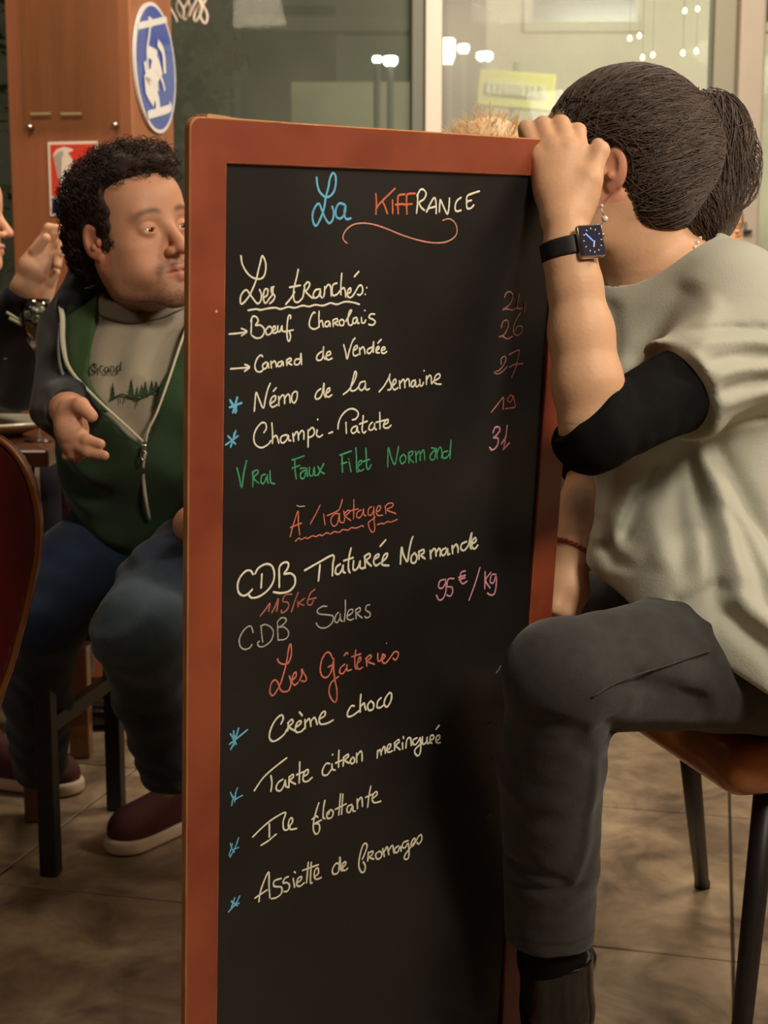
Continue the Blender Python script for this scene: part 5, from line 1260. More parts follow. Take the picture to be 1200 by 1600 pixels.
# pearl earring and bead necklace, bracelet
M_pearl = mat('pearl_bead', lin((226, 214, 196)), .25, spec=.6, coat=.4)
er = empty('pearl_earring', tuple(P(941, 345, 1.66)), 'dangling pearl bead earring beside the watch', 'earring')
earp = [P(940, 322, 1.655), P(945, 342, 1.655), P(936, 355, 1.655), P(938, 371, 1.655)]
mb = MB(); mb.tube(catmull([Hb.w((.079, .002, -.033)), earp[0], earp[1], earp[2], earp[3]], 5), .0006, 5); mb.build('wire', M_case, er)
for i, p in enumerate(earp):
    V, F = lathe([(r_ * math.sin(a), r_ * math.cos(a)) for r_ in [(.0022, .0040, .0034, .0032)[i]] for a in np.linspace(.01, 3.13, 9)], p, seg=12); np_mesh('bead', V, F, M_pearl, er)
nk = empty('bead_necklace', tuple(P(1085, 395, 1.76)), 'white bead necklace at the back of the neck above the T-shirt collar', 'necklace')
for i in range(7):
    q = sb.hit(1094 - i * 4.2, 372 + i * 7.5)
    if q is None: q = P(1094 - i * 4.2, 372 + i * 7.5, 1.75)
    V, F = lathe([(.0028 * math.sin(a), .0028 * math.cos(a)) for a in np.linspace(.01, 3.13, 8)], q, seg=10); np_mesh('bead', V, F, M_pearl, nk)
br = empty('braided_bracelet', tuple(P(897, 862, 1.81)), 'reddish braided bracelet on the wrist behind the board edge', 'bracelet')
wr_a = _n(WR - ER); e1 = _n(np.cross(wr_a, (0, 1, 0))); e2 = np.cross(wr_a, e1); bc = P(895, 862, 1.812)
M_brd = mat('braided_cord', lin((150, 72, 50)), .7)
for ph in (0, math.pi):
    pts = [bc + (.0295 + .0014 * math.cos(14 * a + ph)) * (math.cos(a) * e1 + math.sin(a) * e2) + wr_a * (.0016 * math.sin(14 * a + ph) + .006 * math.cos(a)) for a in np.linspace(0, 2 * math.pi, 85)[:-1]]
    V, F = tube(pts, .0017, 5, True); np_mesh('cord', V, F, M_brd, br)
# ================================================================ curly-haired man (left)
pa = empty('person', tuple(PV(225, 850, 2.38)), 'curly dark haired stubbled person in an open green jacket, seated left of the board', 'person')
Ha = yaw_frame(P(207, 367, 2.24), 47, 12, 3, 1.03)
NA = P(232, 470, 2.36)
SRa, ERa, WRa = P(120, 520, 2.42), P(94, 626, 2.34), P(108, 644, 2.10)      # his right arm (picture left)
SLa, ELa, WLa = P(365, 500, 2.40), P(400, 690, 2.34), P(330, 800, 2.16)
PEL = np.array([-.40, 2.50, .56])
def body_a():
    s = Sdf(); head_ops(s, Ha, NA, .051)
    s.ell(P(225, 580, 2.39), (.115, .075, .13), .04); s.cone(P(225, 580, 2.39), PEL + np.array([0, 0, .06]), .085, .11, .04)
    s.cone(NA, SRa, .042, .040, .04); s.cone(NA, SLa, .042, .040, .04)
    s.cone(SRa, ERa, .040, .036, .03); s.cone(ERa, WRa, .040, .027, .02); s.cone(SLa, ELa, .040, .036, .03); s.cone(ELa, WLa, .040, .027, .02)
    # right hand, half open on the lap
    z = 2.07
    s.cone(P(106, 645, z + .02), P(112, 672, z), .024, .026, .01); s.ell(P(110, 672, z), (.019, .017, .034), .01)
    s.cone(P(108, 640, z), P(126, 634, z - .02), .016, .013, .01); s.cone(P(126, 634, z - .02), P(143, 650, z - .03), .0125, .0095, .004)
    for (a, b, c) in (((114, 676), (136, 688), (157, 694)), ((114, 690), (138, 706), (163, 712)), ((112, 694), (126, 708), (120, 716)), ((108, 694), (114, 708), (104, 712))):
        dz = 0 if c[0] > 150 else .02
        s.cone(P(*a, z), P(*b, z - .015 + dz), .0115, .0095, .006); s.cone(P(*b, z - .015 + dz), P(*c, z - .02 + dz * 1.5), .0092, .0075, .003)
    # left hand
    s.cone(WLa, P(300, 820, 2.10), .027, .03, .01)
    for k in range(4): s.cone(P(305, 812 + 6 * k, 2.10), P(268 + 0 * k, 822 + 9 * k, 2.06), .010, .008, .004) if False else None
    s.cone(PEL + np.array([-.06, -.02, .02]), P(70, 985, 2.36), .07, .04, .03); s.cone(PEL + np.array([.08, -.03, .02]), P(222, 985, 2.02), .075, .05, .03)
    s.cone(P(70, 985, 2.36), P(62, 1180, 2.74), .040, .030, .01); s.cone(P(222, 985, 2.02), P(262, 1215, 2.36), .046, .033, .01)
    return s
sa = body_a()
hbx = (Ha.o - np.array([.13, .14, .16]), Ha.o + np.array([.14, .13, .13]), .0018)
hnd = (P(85, 735, 2.0) - np.array([.01, .04, 0]), P(180, 610, 2.0) + np.array([.02, .18, .01]), .0018)
V, F = build_body(sa, [hbx, hnd], .007)
ca = skin_colors(V, (208, 152, 120), Ha, .92, seed=9)
np_mesh('body', V, F, MAT_SKIN, pa, True, ca)
eyes(Ha, _n(Ha.A[1] + Ha.A[0] * .18), pa, (62, 40, 28))

# grey T-shirt
def tee_a():
    s = Sdf(); s.ell(P(225, 575, 2.38), (.155, .120, .165), 0); s.cone(P(225, 640, 2.38), PEL + np.array([0, -.01, .10]), .135, .150, .06)
    s.cone(NA + np.array([0, 0, -.02]), SRa, .074, .052, .04); s.cone(NA + np.array([0, 0, -.02]), SLa, .074, .060, .04); return s
ta_ = tee_a(); ta_.ell(P(238, 450, 2.30), (.080, .080, .034), .008, 's', WORLD, np.array([_n((1, 0, .12)), (0, 1, 0), _n((-.12, 0, 1))]))
def tee_folds(p):
    u = p[..., 2] - (p[..., 0]) * .35 + .012 * vnoise(p, 9, 3)
    return (.0045 * np.sin(u * 72) * np.clip((p[..., 2] - .75) / .1, 0, 1) + .003 * np.sin(p[..., 0] * 90 + 4 * vnoise(p, 6, 4))).astype(np.float32)
ta_.disp = tee_folds; V, F = ta_.mesh(.0045)
o = np_mesh('tshirt', V, F, MAT_CLOTH, pa, True, np.tile(np.array(lin((160, 150, 130))), (len(V), 1)) * (1 + .05 * vnoise(V, 40, 1)[:, None])); o['label'] = 'grey T-shirt with a dark green print'
tee = o
# jacket: outer shell, green lining, trims
def xz(px, py, z=2.27): p = P(px, py, z); return (p[0], p[2])
V_TEE = [xz(*q) for q in ((160, 430), (149, 470), (147, 540), (139, 585), (146, 600), (185, 645), (226, 692), (243, 660), (262, 602), (278, 552), (296, 505), (310, 430), (235, 405))]
V_OPEN = [xz(*q) for q in ((150, 446), (97, 468), (94, 500), (97, 545), (112, 588), (165, 636), (226, 694), (243, 660), (262, 602), (278, 552), (296, 505), (312, 440), (235, 400))]
def shell(off, poly, extra=0.0):
    s = Sdf(); s.ell(P(225, 575, 2.38), (.155 + off, .120 + off, .165 + off), 0); s.cone(P(225, 640, 2.38), PEL + np.array([0, -.01, .10]), .135 + off, .150 + off, .06)
    s.cone(NA + np.array([0, .01, -.01]), SRa, .070 + off * .8, .044 + off, .05); s.cone(NA + np.array([0, .01, -.01]), SLa, .070 + off * .8, .050 + off, .05)
    s.prism(poly, 0, 2.36, .002)
    return s
lining = shell(.008, V_TEE); lining.plane(P(150, 640, 2.3), (0, 0, -1)); lining.plane(P(180, 500, 2.3), (1, 0, 0))
lining.ell(P(236, 425, 2.31), (.088, .09, .05), .005, 's'); V, F = lining.mesh(.0045, None, None)
o = np_mesh('lining', V, F, MAT_CLOTH, pa, True, np.tile(np.array(lin((66, 92, 54))), (len(V), 1))); o['label'] = 'green inner side of the jacket'
jk = shell(.020, V_OPEN)
# sleeves
jk.chain([SRa, ERa], [.046, .046], .03); jk.chain([ERa, P(103, 640, 2.15)], [.046, .034], .02); jk.chain([SLa, ELa], [.060, .052], .03); jk.chain([ELa, P(345, 785, 2.20)], [.050, .042], .02)
# hood lying behind the neck
jk.chain([P(126, 488, 2.38), P(142, 450, 2.39), P(160, 425, 2.42), P(230, 418, 2.47), P(300, 430, 2.43), P(340, 470, 2.38)], [.040, .038, .044, .050, .046, .040], .03)
jk.cone(P(150, 420, 2.33), P(118, 462, 2.31), .020, .026, .03)
jk.ell(P(238, 425, 2.29), (.085, .11, .055), .01, 's')
jk.plane(PEL + np.array([0, 0, .02]), (0, 0, -1), .01)
def jf(p):
    x, z = p[..., 0], p[..., 2]; n = vnoise(p, 8, 7)
    return (.006 * np.sin(z * 46 + x * 24 + 3 * n) * np.clip((.95 - z) / .15, .2, 1) + .003 * n + .004 * np.exp(-((x + .50) / .06) ** 2) * np.sin(z * 90 + 3 * n)).astype(np.float32)
jk.disp = jf; V, F = jk.mesh(.0048)
navy = np.array(lin((22, 24, 34))); grn = np.array(lin((46, 66, 42)))
def dseg(V, a, b): ab = b - a; t = np.clip(((V - a) @ ab) / ab.dot(ab), 0, 1); return np.linalg.norm(V - a - t[:, None] * ab, axis=1)
isn = (np.minimum(dseg(V, SRa + np.array([.0, 0, .0]), ERa), dseg(V, ERa, WRa)) < .060) | (np.minimum(dseg(V, SLa, ELa), dseg(V, ELa, WLa)) < .066) | (V[:, 2] > P(100, 478, 2.3)[2]) | (V[:, 1] > 2.40) | ((V[:, 0] < P(100, 500, 2.27)[0]) & (V[:, 2] > P(100, 640, 2.27)[2]))
cj = np.where(isn[:, None], navy, grn) * (1 + .08 * vnoise(V, 60, 3)[:, None])
jko = np_mesh('jacket', V, F, MAT_CLOTH, pa, True, cj); jko['label'] = 'dark green zip jacket with navy sleeves'
M_trim = mat('cream_piping', lin((206, 200, 172)), .7, bump=.2, bump_scale=300); M_zip = mat('zip_metal', (.6, .55, .45), .3, metal=1)
surf = Sdf(); surf.ops = shell(.020, [(9, 9), (9.1, 9), (9.1, 9.1)]).ops[:-1]
def on(px, py, off=.002):
    q = surf.hit(px, py, 1.6, 3.2, off + .003); return q if q is not None else P(px, py, 2.25)
def ribbon(name, pts, w, m, th=.003, parent=None):
    q = catmull([on(*p) for p in pts], 6); W = np.interp(np.linspace(0, 1, len(q)), np.linspace(0, 1, len(w)), w)
    T = np.gradient(q, axis=0); T /= np.linalg.norm(T, axis=1)[:, None]; N = np.array([0, -1, 0.0]); V = []; F = []
    for p, t, ww in zip(q, T, W):
        s_ = np.cross(t, N); s_ /= np.linalg.norm(s_); 
        V += [p - s_ * ww, p - s_ * ww * .7 + N * th, p + s_ * ww * .7 + N * th, p + s_ * ww]
    for i in range(len(q) - 1):
        for k in range(3): F.append((i * 4 + k, i * 4 + k + 1, i * 4 + k + 5, i * 4 + k + 4))
        F.append((i * 4 + 3, i * 4, i * 4 + 4, i * 4 + 7))
    F += [(3, 2, 1, 0), tuple(range(len(V) - 4, len(V)))]
    return np_mesh(name, V, F, m, parent or pa)
ribbon('zip_trim', [(156, 441), (125, 457), (97, 472), (98, 500), (99, 540), (110, 578), (150, 622), (195, 663), (224, 690)], [.0026, .0034, .0042, .0050, .0048, .0032, .0022, .0020, .0020], M_trim)
ribbon('zip_trim', [(300, 496), (290, 516), (277, 553), (262, 598), (245, 645), (232, 672), (228, 692)], [.0022, .0024, .0022, .0022, .0020, .0018, .0016], M_trim)
ribbon('zip', [(226, 706), (224, 735), (226, 770), (234, 812)], [.0024, .0028, .0032, .0026], M_trim)
z0 = on(225, 700, .006); box_obj('zip_slider', tuple(z0), (.009, .006, .013), M_zip, pa, bevel=.002)
V, F = tube([z0 + np.array([.0045 * math.cos(a), -.004, -.012 + .008 * math.sin(a)]) for a in np.linspace(0, 2 * math.pi, 13)[:-1]], .0012, 6, True); np_mesh('zip_pull', V, F, M_zip, pa)
pts = [on(*p) for p in ((95, 505), (92, 540), (95, 575), (107, 606))]; mb = MB(); mb.tube(catmull(pts, 5), .0030, 6); mb.build('drawcord', mat('grey_drawcord', lin((120, 124, 120)), .8, bump=.4, bump_scale=500), pa)
# printed motif on the T-shirt
M_print = mat('green_ink', lin((44, 74, 50)), .85, noise_scale=60, noise_amt=.4)
def ton(px, py):
    q = ta_.hit(px, py, 1.6, 3.2, .0); return (q if q is not None else P(px, py, 2.2)) + np.array([0, -.0048, 0])
def pline(pts, w):
    q = catmull([ton(*p) for p in pts], 3) if len(pts) > 2 else np.array([ton(*p) for p in pts]); V, F = tube(q, w, 5); return V, F
mb = MB()
for pts in ([(152, 571), (147, 568), (143, 574), (146, 581), (152, 580), (152, 575), (149, 575)], [(157, 582), (157, 573), (162, 572)], [(168, 573), (164, 576), (165, 581), (169, 580), (170, 573), (171, 581)], [(174, 581), (174, 573), (178, 573), (179, 581)], [(187, 572), (182, 575), (183, 580), (187, 579), (190, 564), (189, 580)]):
    mb.add(*pline(pts, .0011))
mb.build('print', M_print, tee)['label'] = 'dark green lettering across the chest'
mb = MB(); mb.add(*pline([(156, 492), (180, 500), (215, 503), (250, 498), (290, 480)], .0018)); mb.build('collar_seam', mat('collar_shade', lin((104, 96, 82)), .9), tee)  # seam line, with the shadow under the collar put into its colour
def tree_print(x, y0, y1, w):
    pts = []; n = 4
    L_ = [(x, y0)]
    for i in range(n): yy = y0 + (y1 - y0) * (i + 1) / (n + .5); ww = w * (i + 1) / n; L_ += [(x + ww, yy), (x + ww * .45, yy)]
    Rr = [(2 * x - a, b) for a, b in L_[1:]][::-1]; poly = L_ + Rr
    V = [ton(*p) for p in poly] + [ton(x, (y0 + y1) / 2)]; k = len(poly)
    return V, [(i, (i + 1) % k, k) for i in range(k)]
mb = MB()
for t in ((177, 596, 626, 5), (206, 590, 622, 6), (215, 602, 628, 5), (228, 594, 622, 6), (238, 593, 618, 6), (245, 594, 612, 5), (222, 600, 620, 5)): mb.add(*tree_print(*t))
mb.add(*pline([(172, 626), (190, 616), (205, 620), (220, 622), (240, 612), (250, 606)], .0014)); mb.add(*pline([(188, 618), (189, 630)], .0008)); mb.add(*pline([(197, 617), (196, 628)], .0008)); mb.add(*pline([(215, 620), (215, 634)], .0008))
mb.build('print', M_print, tee)['label'] = 'dark green printed pine trees'

# jeans
def jeans_a():
    s = Sdf(); s.ell(PEL + np.array([.0, 0, .01]), (.19, .16, .10), 0)
    s.chain([PEL + np.array([-.09, -.03, .04]), P(108, 900, 2.40), P(70, 970, 2.36)], [.090, .080, .066], .04, kk=.02); s.chain([P(70, 975, 2.36), P(58, 1090, 2.54), P(62, 1190, 2.74)], [.064, .060, .056], .03, kk=.02)
    s.chain([PEL + np.array([.10, -.03, .04]), P(262, 925, 2.16), P(220, 985, 2.04)], [.090, .080, .066], .04, kk=.02); s.chain([P(220, 990, 2.04), P(236, 1090, 2.18), P(262, 1198, 2.34)], [.066, .056, .050], .03, kk=.02)
    return s
s = jeans_a(); s.disp = lambda p: (.0022 * np.sin(p[..., 2] * 60 + p[..., 0] * 40 + 7 * vnoise(p, 8, 3)) + .002 * vnoise(p, 20, 4)).astype(np.float32)
V, F = s.mesh(.0055); knee_lit = np.exp(-(((V - P(215, 985, 2.0)) / .10) ** 2).sum(1))[:, None]
cjn = np.array(lin((38, 50, 72))) * (1 - knee_lit) + np.array(lin((84, 104, 116))) * knee_lit; cjn = cjn * (1 + .12 * vnoise(V, 90, 2)[:, None])  # knee lightened in the colour, standing for light falling on it
np_mesh('jeans', V, F, MAT_CLOTH, pa, True, cjn)['label'] = 'dark blue jeans painted lighter at the lit knee'
def sneaker(toe, heel, parent, lab):
    t = np.asarray(toe, float); h_ = np.asarray(heel, float); hd = _n((t - h_) * (1, 1, 0)); L_ = np.linalg.norm((t - h_)[:2]); fr = Frame((h_[0], h_[1], 0), np.cross(hd, (0, 0, 1)), hd, (0, 0, 1))
    sl = Sdf(); sl.cone((0, .035, .016), (0, L_ - .045, .016), .038, .046, 0, 'u', fr); sl.plane(fr.w((0, 0, .030)), (0, 0, 1), .004); sl.plane(fr.w((0, 0, .002)), (0, 0, -1), .003)
    V, F = sl.mesh(.004); up = Sdf()
    up.cone((0, .035, .045), (0, L_ - .048, .038), .033, .041, 0, 'u', fr); up.cone((0, .04, .06), (0, .045, .105), .036, .041, .03, 'u', fr); up.cone((0, .06, .08), (0, L_ - .07, .045), .032, .030, .03, 'u', fr)
    up.plane(fr.w((0, 0, .026)), (0, 0, -1), .001); up.plane(fr.w((0, 0, .118)), (0, 0, 1), .004)
    V2, F2 = up.mesh(.0035)
    o = np_mesh('shoe', V2, F2, mat('maroon_canvas', lin((84, 40, 36)), .8, noise_scale=60, noise_amt=.2), parent); o['label'] = lab
    np_mesh('sole', V, F, mat('white_rubber', lin((206, 184, 158)), .6), o)
    mb = MB()
    for i in range(5):
        f = L_ * (.42 + .08 * i); zz = .092 - .010 * i
        mb.tube([fr.w((-.022, f, zz - .004)), fr.w((0, f + .004, zz + .003)), fr.w((.022, f, zz - .004))], .0022, 5)
    mb.build('laces', mat('dark_laces', lin((60, 34, 30)), .8), o)
fl_ = lambda px, py: PZ(px, py, 0)
toeL = fl_(172, 1338); d_ = _n((-.60, -.80, 0)); sneaker(toeL + d_ * .0, toeL - d_ * .285, pa, 'maroon shoe with white sole, nearest the board')
toeR = fl_(128, 1240); d_ = _n((.96, -.28, 0)); sneaker(toeR, toeR - d_ * .285, pa, 'maroon shoe with white sole at the left edge')

# curly hair
M_hairA = mat('dark_curly_hair', lin((58, 42, 34)), .6, spec=.3, noise_scale=80, noise_amt=.4)
shA = Sdf()
shA.ell((0, -.018, .044), (.084, .098, .084), 0, 'u', Ha); shA.ell((0, -.055, -.008), (.076, .062, .070), .03, 'u', Ha); shA.ell((0, .040, .098), (.062, .050, .030), .03, 'u', Ha)
shA.box((0, .133, -.036), (.12, .100, .110), .02, .008, 's', Ha)
for s_ in (-1, 1): shA.ell((s_ * .090, .004, -.004), (.024, .024, .033), .006, 's', Ha)
for s_ in (-1, 1): shA.box((s_ * .075, .030, -.085), (.04, .075, .060), .02, .01, 's', Ha)
for s_ in (-1, 1): shA.ell((s_ * .070, .022, .028), (.007, .020, .036), .008, 'u', Ha); shA.ell((s_ * .069, .022, -.002), (.0040, .0065, .018), .006, 'u', Ha)
shA.disp = lambda p: (.004 * vnoise(p, 34, 3) + .003 * vnoise(p, 75, 4)).astype(np.float32)
V, F = shA.mesh(.003); ha = np_mesh('hair', V, F, M_hairA, pa)
rg = np.random.default_rng(5); n = 2600; me = ha.data; nr = np.zeros(len(V) * 3); me.vertices.foreach_get('normal', nr); nr = nr.reshape(-1, 3)
ids = rg.integers(0, len(V), n); p0 = V[ids]; nn = nr[ids]; q0 = Ha.l(p0); ok = (sa.eval(p0 + nn * .004) > -.001); p0, nn, q0 = p0[ok], nn[ok], q0[ok]; n = len(p0)
ln = np.where(q0[:, 2] > .05, rg.uniform(.014, .030, n), rg.uniform(.007, .016, n)); m = 12; paths = np.zeros((n, m, 3)); tg = np.cross(nn, rg.normal(size=(n, 3))); tg /= np.linalg.norm(tg, axis=1)[:, None]; bt = np.cross(nn, tg)
cr_ = rg.uniform(.003, .0065, n)[:, None]; tw = rg.uniform(7, 13, n)[:, None]; ph = rg.uniform(0, 6.28, n)[:, None]
for k in range(m):
    t = k / (m - 1); a = ph + tw * t
    paths[:, k] = p0 + nn * (ln[:, None] * t * (1 - .35 * t)) + cr_ * (tg * (np.cos(a) - np.cos(ph)) + bt * (np.sin(a) - np.sin(ph))) * min(1, t * 3) + tg * ln[:, None] * .3 * t * t
ql = Ha.l(paths.reshape(-1, 3)).reshape(n, m, 3); bad = ((ql[..., 1] > .042) & (ql[..., 2] < .066)).any(1) | ((np.abs(ql[..., 0]) > .070) & (np.abs(ql[..., 1] - .002) < .020) & (np.abs(ql[..., 2]) < .030)).any(1)
paths = paths[~bad]; n = len(paths); V2, F2 = strands(paths, rg.uniform(.0006, .0012, n), 3, .5)
o = np_mesh('curls', V2, F2, M_hairA, ha); o['kind'] = 'stuff'
# ================================================================ chairs, table, tableware and the other guests
M_blackmetal = mat('black_metal', lin((30, 26, 26)), .45, spec=.5)
M_wood = mat('orange_brown_wood', lin((186, 118, 62)), .35, noise_scale=7, noise_amt=.35, stretch=(1, 8, 1), coat=.3)
# moulded wooden seat under the ponytailed person
def wood_chair(corner, label, M=None):
    c = np.asarray(corner, float); ex = _n((.97, .25, 0)); ey = _n((-.25, .97, 0)); fr = Frame((c[0], c[1], 0), ex, ey, (0, 0, 1))
    e = empty('wooden_chair', tuple(fr.w((.21, .21, 0))), label, 'chair')
    s = Sdf(); s.box((.215, .21, .452), (.215, .21, .024), .022, 0, 'u', fr); s.box((.045, .20, .438), (.045, .19, .030), .028, .03, 'u', fr)
    s.ell((.24, .21, .520), (.20, .19, .060), .02, 's', fr)
    V, F = s.mesh(.005); np_mesh('seat', V, F, M_wood, e)
    tops = [(.10, .09), (.10, .33), (.33, .33), (.33, .09)]; feet = [(.0415 + 0, .035), None, None, None]
    feet = [(PZ(1150, 1692, 0)), (PZ(1097, 1386, 0)), fr.w((.46, .47, 0)), fr.w((.46, -.02, 0))]
    for t, f in zip(tops, feet):
        a = fr.w((t[0], t[1], .432)); f = np.array([f[0], f[1], .0]); mb = MB(); mb.tube([a, a * .5 + f * .5, f + np.array([0, 0, .004])], [.0165, .0150, .0125], 14); lg = mb.build('leg', M_blackmetal, e)
        V, F = lathe([(0, 0), (.0135, 0), (.014, .010), (.012, .014)], f, seg=14); np_mesh('foot_cap', V, F, mat('rubber', lin((16, 15, 15)), .8), lg)
    mb = MB(); q = [fr.w((t[0], t[1], .428)) for t in tops]; mb.tube(q + [q[0]], .010, 8); mb.build('under_frame', M_blackmetal, e)
    for x in (.05, .38):
        mb = MB(); mb.tube([fr.w((.41, x, .44)), fr.w((.47, x, .62)), fr.w((.50, x, .80))], .011, 10); mb.build('back_post', M_blackmetal, e)
    s = Sdf(); s.box((.495, .21, .74), (.012, .21, .11), .010, 0, 'u', fr); V, F = s.mesh(.006); np_mesh('backrest', V, F, M_wood, e)
    return e
wood_chair(P(1150, 1160, 1.665), 'chair with orange-brown moulded wooden seat under the ponytailed person')

# dark chair under the curly haired man
F1 = PZ(80, 1366, 0); F2 = PZ(182, 1264, 0); dv = _n((F2 - F1) * (1, 1, 0)); dn = np.array([dv[1], -dv[0], 0]); W1 = np.linalg.norm(F2 - F1)
ch = empty('dining_chair', tuple(F1 + dv * W1 / 2 + dn * .2), 'dark chair with square legs and cross bars beneath the curly haired person', 'chair')
frc = Frame((F1[0], F1[1], 0), dn, dv, (0, 0, 1))
for a, b in ((0, 0), (0, W1), (.40, 0), (.40, W1)):
    s = Sdf(); s.box((a, b, .22), (.016, .016, .22), .003, 0, 'u', frc); V, F = s.mesh(.008); 
    bm = bmesh.new(); box_bm(bm, 0, 0, .221, .032, .032, .440, bevel=.003); Mx = Matrix(((dn[0], dv[0], 0, 0), (dn[1], dv[1], 0, 0), (0, 0, 1, 0), (0, 0, 0, 1))); o_ = frc.w((a, b, 0)); Mx.translation = Vector((o_[0], o_[1], 0)); bm.transform(Mx)
    bm_obj('leg', bm, M_blackmetal, ch)
Mx = Matrix(((dn[0], dv[0], 0, F1[0]), (dn[1], dv[1], 0, F1[1]), (0, 0, 1, 0), (0, 0, 0, 1)))
box_obj('seat', (.20, W1 / 2, .452), (.44, W1 + .03, .030), mat('dark_red_seat', lin((60, 26, 24)), .5, noise_scale=20), ch, bevel=.010, M=Mx)
box_obj('apron', (0, W1 / 2, .405), (.020, W1, .050), mat('dark_stained_wood', lin((58, 32, 26)), .5), ch, bevel=.002, M=Mx)
box_obj('stretcher', (0, W1 / 2, .275), (.020, W1, .030), M_blackmetal, ch, bevel=.002, M=Mx)
box_obj('stretcher', (.40, W1 / 2, .275), (.020, W1, .030), M_blackmetal, ch, bevel=.002, M=Mx)

# red-brown rounded chair back in the left foreground
M_red = mat('dark_red_leather', lin((92, 26, 24)), .32, noise_scale=9, noise_amt=.4, coat=.3, bump=.1, bump_scale=60)
e = empty('upholstered_chair', (-.60, 1.35, 0), 'dark red round-backed chair cut off at the left edge in the foreground', 'chair')
zc = 1.58; top = P(0, 684, zc); rt = P(60, 805, zc); bt = P(0, 1072, zc)
s = Sdf(); cx_, cz_ = -.585, .70
fb = Frame((cx_, P(0, 800, zc)[1], cz_), (1, 0, 0), (0, 1, 0), (0, 0, 1))
outl = [P(-440, 800, zc), P(-420, 720, zc), P(-330, 668, zc), P(-200, 648, zc), P(-90, 655, zc), P(-20, 674, zc), P(20, 700, zc), P(46, 745, zc), P(58, 805, zc), P(56, 860, zc), P(44, 920, zc), P(22, 1000, zc), P(-5, 1080, zc), P(-60, 1180, zc), P(-200, 1210, zc), P(-350, 1180, zc), P(-420, 1000, zc)]
poly = catmull([(q[0], 0, q[2]) for q in outl], 4, True)[:, [0, 2]]
yb = P(0, 800, zc)[1]
s.prism(poly, yb, yb + .035, 0, 'u'); s.disp = lambda p: (.002 * vnoise(p, 20, 2)).astype(np.float32)
V, F = s.mesh(.006); np_mesh('backrest', V, F, M_red, e)
mb = MB(); V, F = tube([(q[0], yb + .0, q[1]) for q in poly], .0035, 6, True); np_mesh('piping', V, F, mat('glint_piping', lin((150, 92, 44)), .35, metal=.4), e)  # piping along the rim, brassy colour stands for the edge glint
box_obj('seat', (-.70, yb - .20, .44), (.36, .36, .07), M_red, e, bevel=.03, smooth=True)
for a, b in ((-.84, -.34), (-.58, -.34), (-.84, -.06), (-.58, -.06)):
    mb = MB(); mb.tube([(a, yb + b, .42), (a * 1.0, yb + b, .002)], [.016, .011], 10); mb.build('leg', M_blackmetal, e)

# table at the left with plate, napkin and glass
M_table = mat('glossy_brown_table', lin((112, 66, 38)), .22, noise_scale=4, noise_amt=.4, stretch=(6, 1, 1), coat=.4)
te = empty('bistro_table', (-1.02, 2.86, 0), 'glossy brown wooden table at the left edge under the white plate', 'table')
xr = -.635; y0t = 2.58
box_obj('tabletop', ((xr - 1.45) / 2, (y0t + 3.10) / 2, .735), (xr + 1.45, 3.10 - y0t, .035), M_table, te, bevel=.006)
box_obj('apron', ((xr - 1.45) / 2, y0t + .06, .685), (xr + 1.45 - .1, .025, .06), M_table, te, bevel=.002)
for a, b in ((xr - .06, y0t + .06), (xr - .06, 3.04), (-1.39, y0t + .06), (-1.39, 3.04)): box_obj('leg', (a, b, .359), (.045, .045, .716), M_table, te, bevel=.004)
TT = .7525
M_china = mat('white_china', lin((216, 206, 182)), .3, coat=.3)
pr = .175; pc_ = P(88, 661, 2.90); px_ = pc_[0] - pr
pe = empty('dinner_plate', (px_, 2.90, TT), 'white plate on the brown table at the left edge', 'plate')
V, F = lathe([(0, .012), (pr * .62, .012), (pr * .70, .016), (pr * .98, .030), (pr, .033), (pr * .985, .026), (pr * .70, .010), (pr * .6, .004), (pr * .55, 0), (0, .0)], (px_, 2.90, TT), seg=64); np_mesh('plate_body', V, F, M_china, pe)
nq = empty('paper_napkin', (-.83, 2.64, TT), 'white folded napkin at the table edge in front of the plate', 'napkin')
box_obj('napkin_fold', (-.85, 2.635, TT + .006), (.20, .07, .009), mat('white_paper', lin((206, 186, 150)), .9, bump=.4, bump_scale=60), nq, bevel=.003)
box_obj('napkin_fold', (-.865, 2.635, TT + .013), (.17, .06, .004), mat('white_paper', lin((214, 196, 162)), .9, bump=.4, bump_scale=60), nq, bevel=.001)
# stemmed glass with ice, drink and straws
gc = P(55, 505, 2.72); gx, gy = gc[0], gc[1]
ge = empty('cocktail_glass', (gx, gy, TT), 'stemmed balloon glass with ice and a pale orange drink, left of the green jacket', 'glass')
M_gl = glass_mat('clear_glass', (.92, .94, .9), 0, .35)
ztop = P(55, 467, 2.72)[2]; zbot = P(55, 547, 2.72)[2]; hb_ = ztop - zbot; rb_ = .0335
prof = [(.030, 0), (.031, .002), (.008, .006), (.0035, .012), (.0032, zbot - TT - .01), (.006, zbot - TT), (.018, zbot - TT + .014), (.029, zbot - TT + .036), (rb_, zbot - TT + .058), (rb_ * .98, zbot - TT + .08), (.029, ztop - TT), (.0282, ztop - TT), (rb_ * .95, zbot - TT + .08), (.0315, zbot - TT + .056), (.027, zbot - TT + .036), (.016, zbot - TT + .017), (0, zbot - TT + .004)]
V, F = lathe(prof, (gx, gy, TT), seg=32); np_mesh('bowl_and_stem', V, F, M_gl, ge)
V, F = lathe([(0, zbot - TT + .006), (.014, zbot - TT + .018), (.026, zbot - TT + .038), (.0305, zbot - TT + .054), (0, zbot - TT + .055)], (gx, gy, TT), seg=24)
np_mesh('drink', V, F, mat('orange_pink_drink', lin((214, 160, 120)), .15, noise_scale=40, noise_amt=.25, dark=lin((196, 140, 80)), sss=.1), ge)
M_ice = mat('ice', lin((200, 214, 206)), .05, spec=.8, noise_scale=60, noise_amt=.5, coat=1, trans=.35)
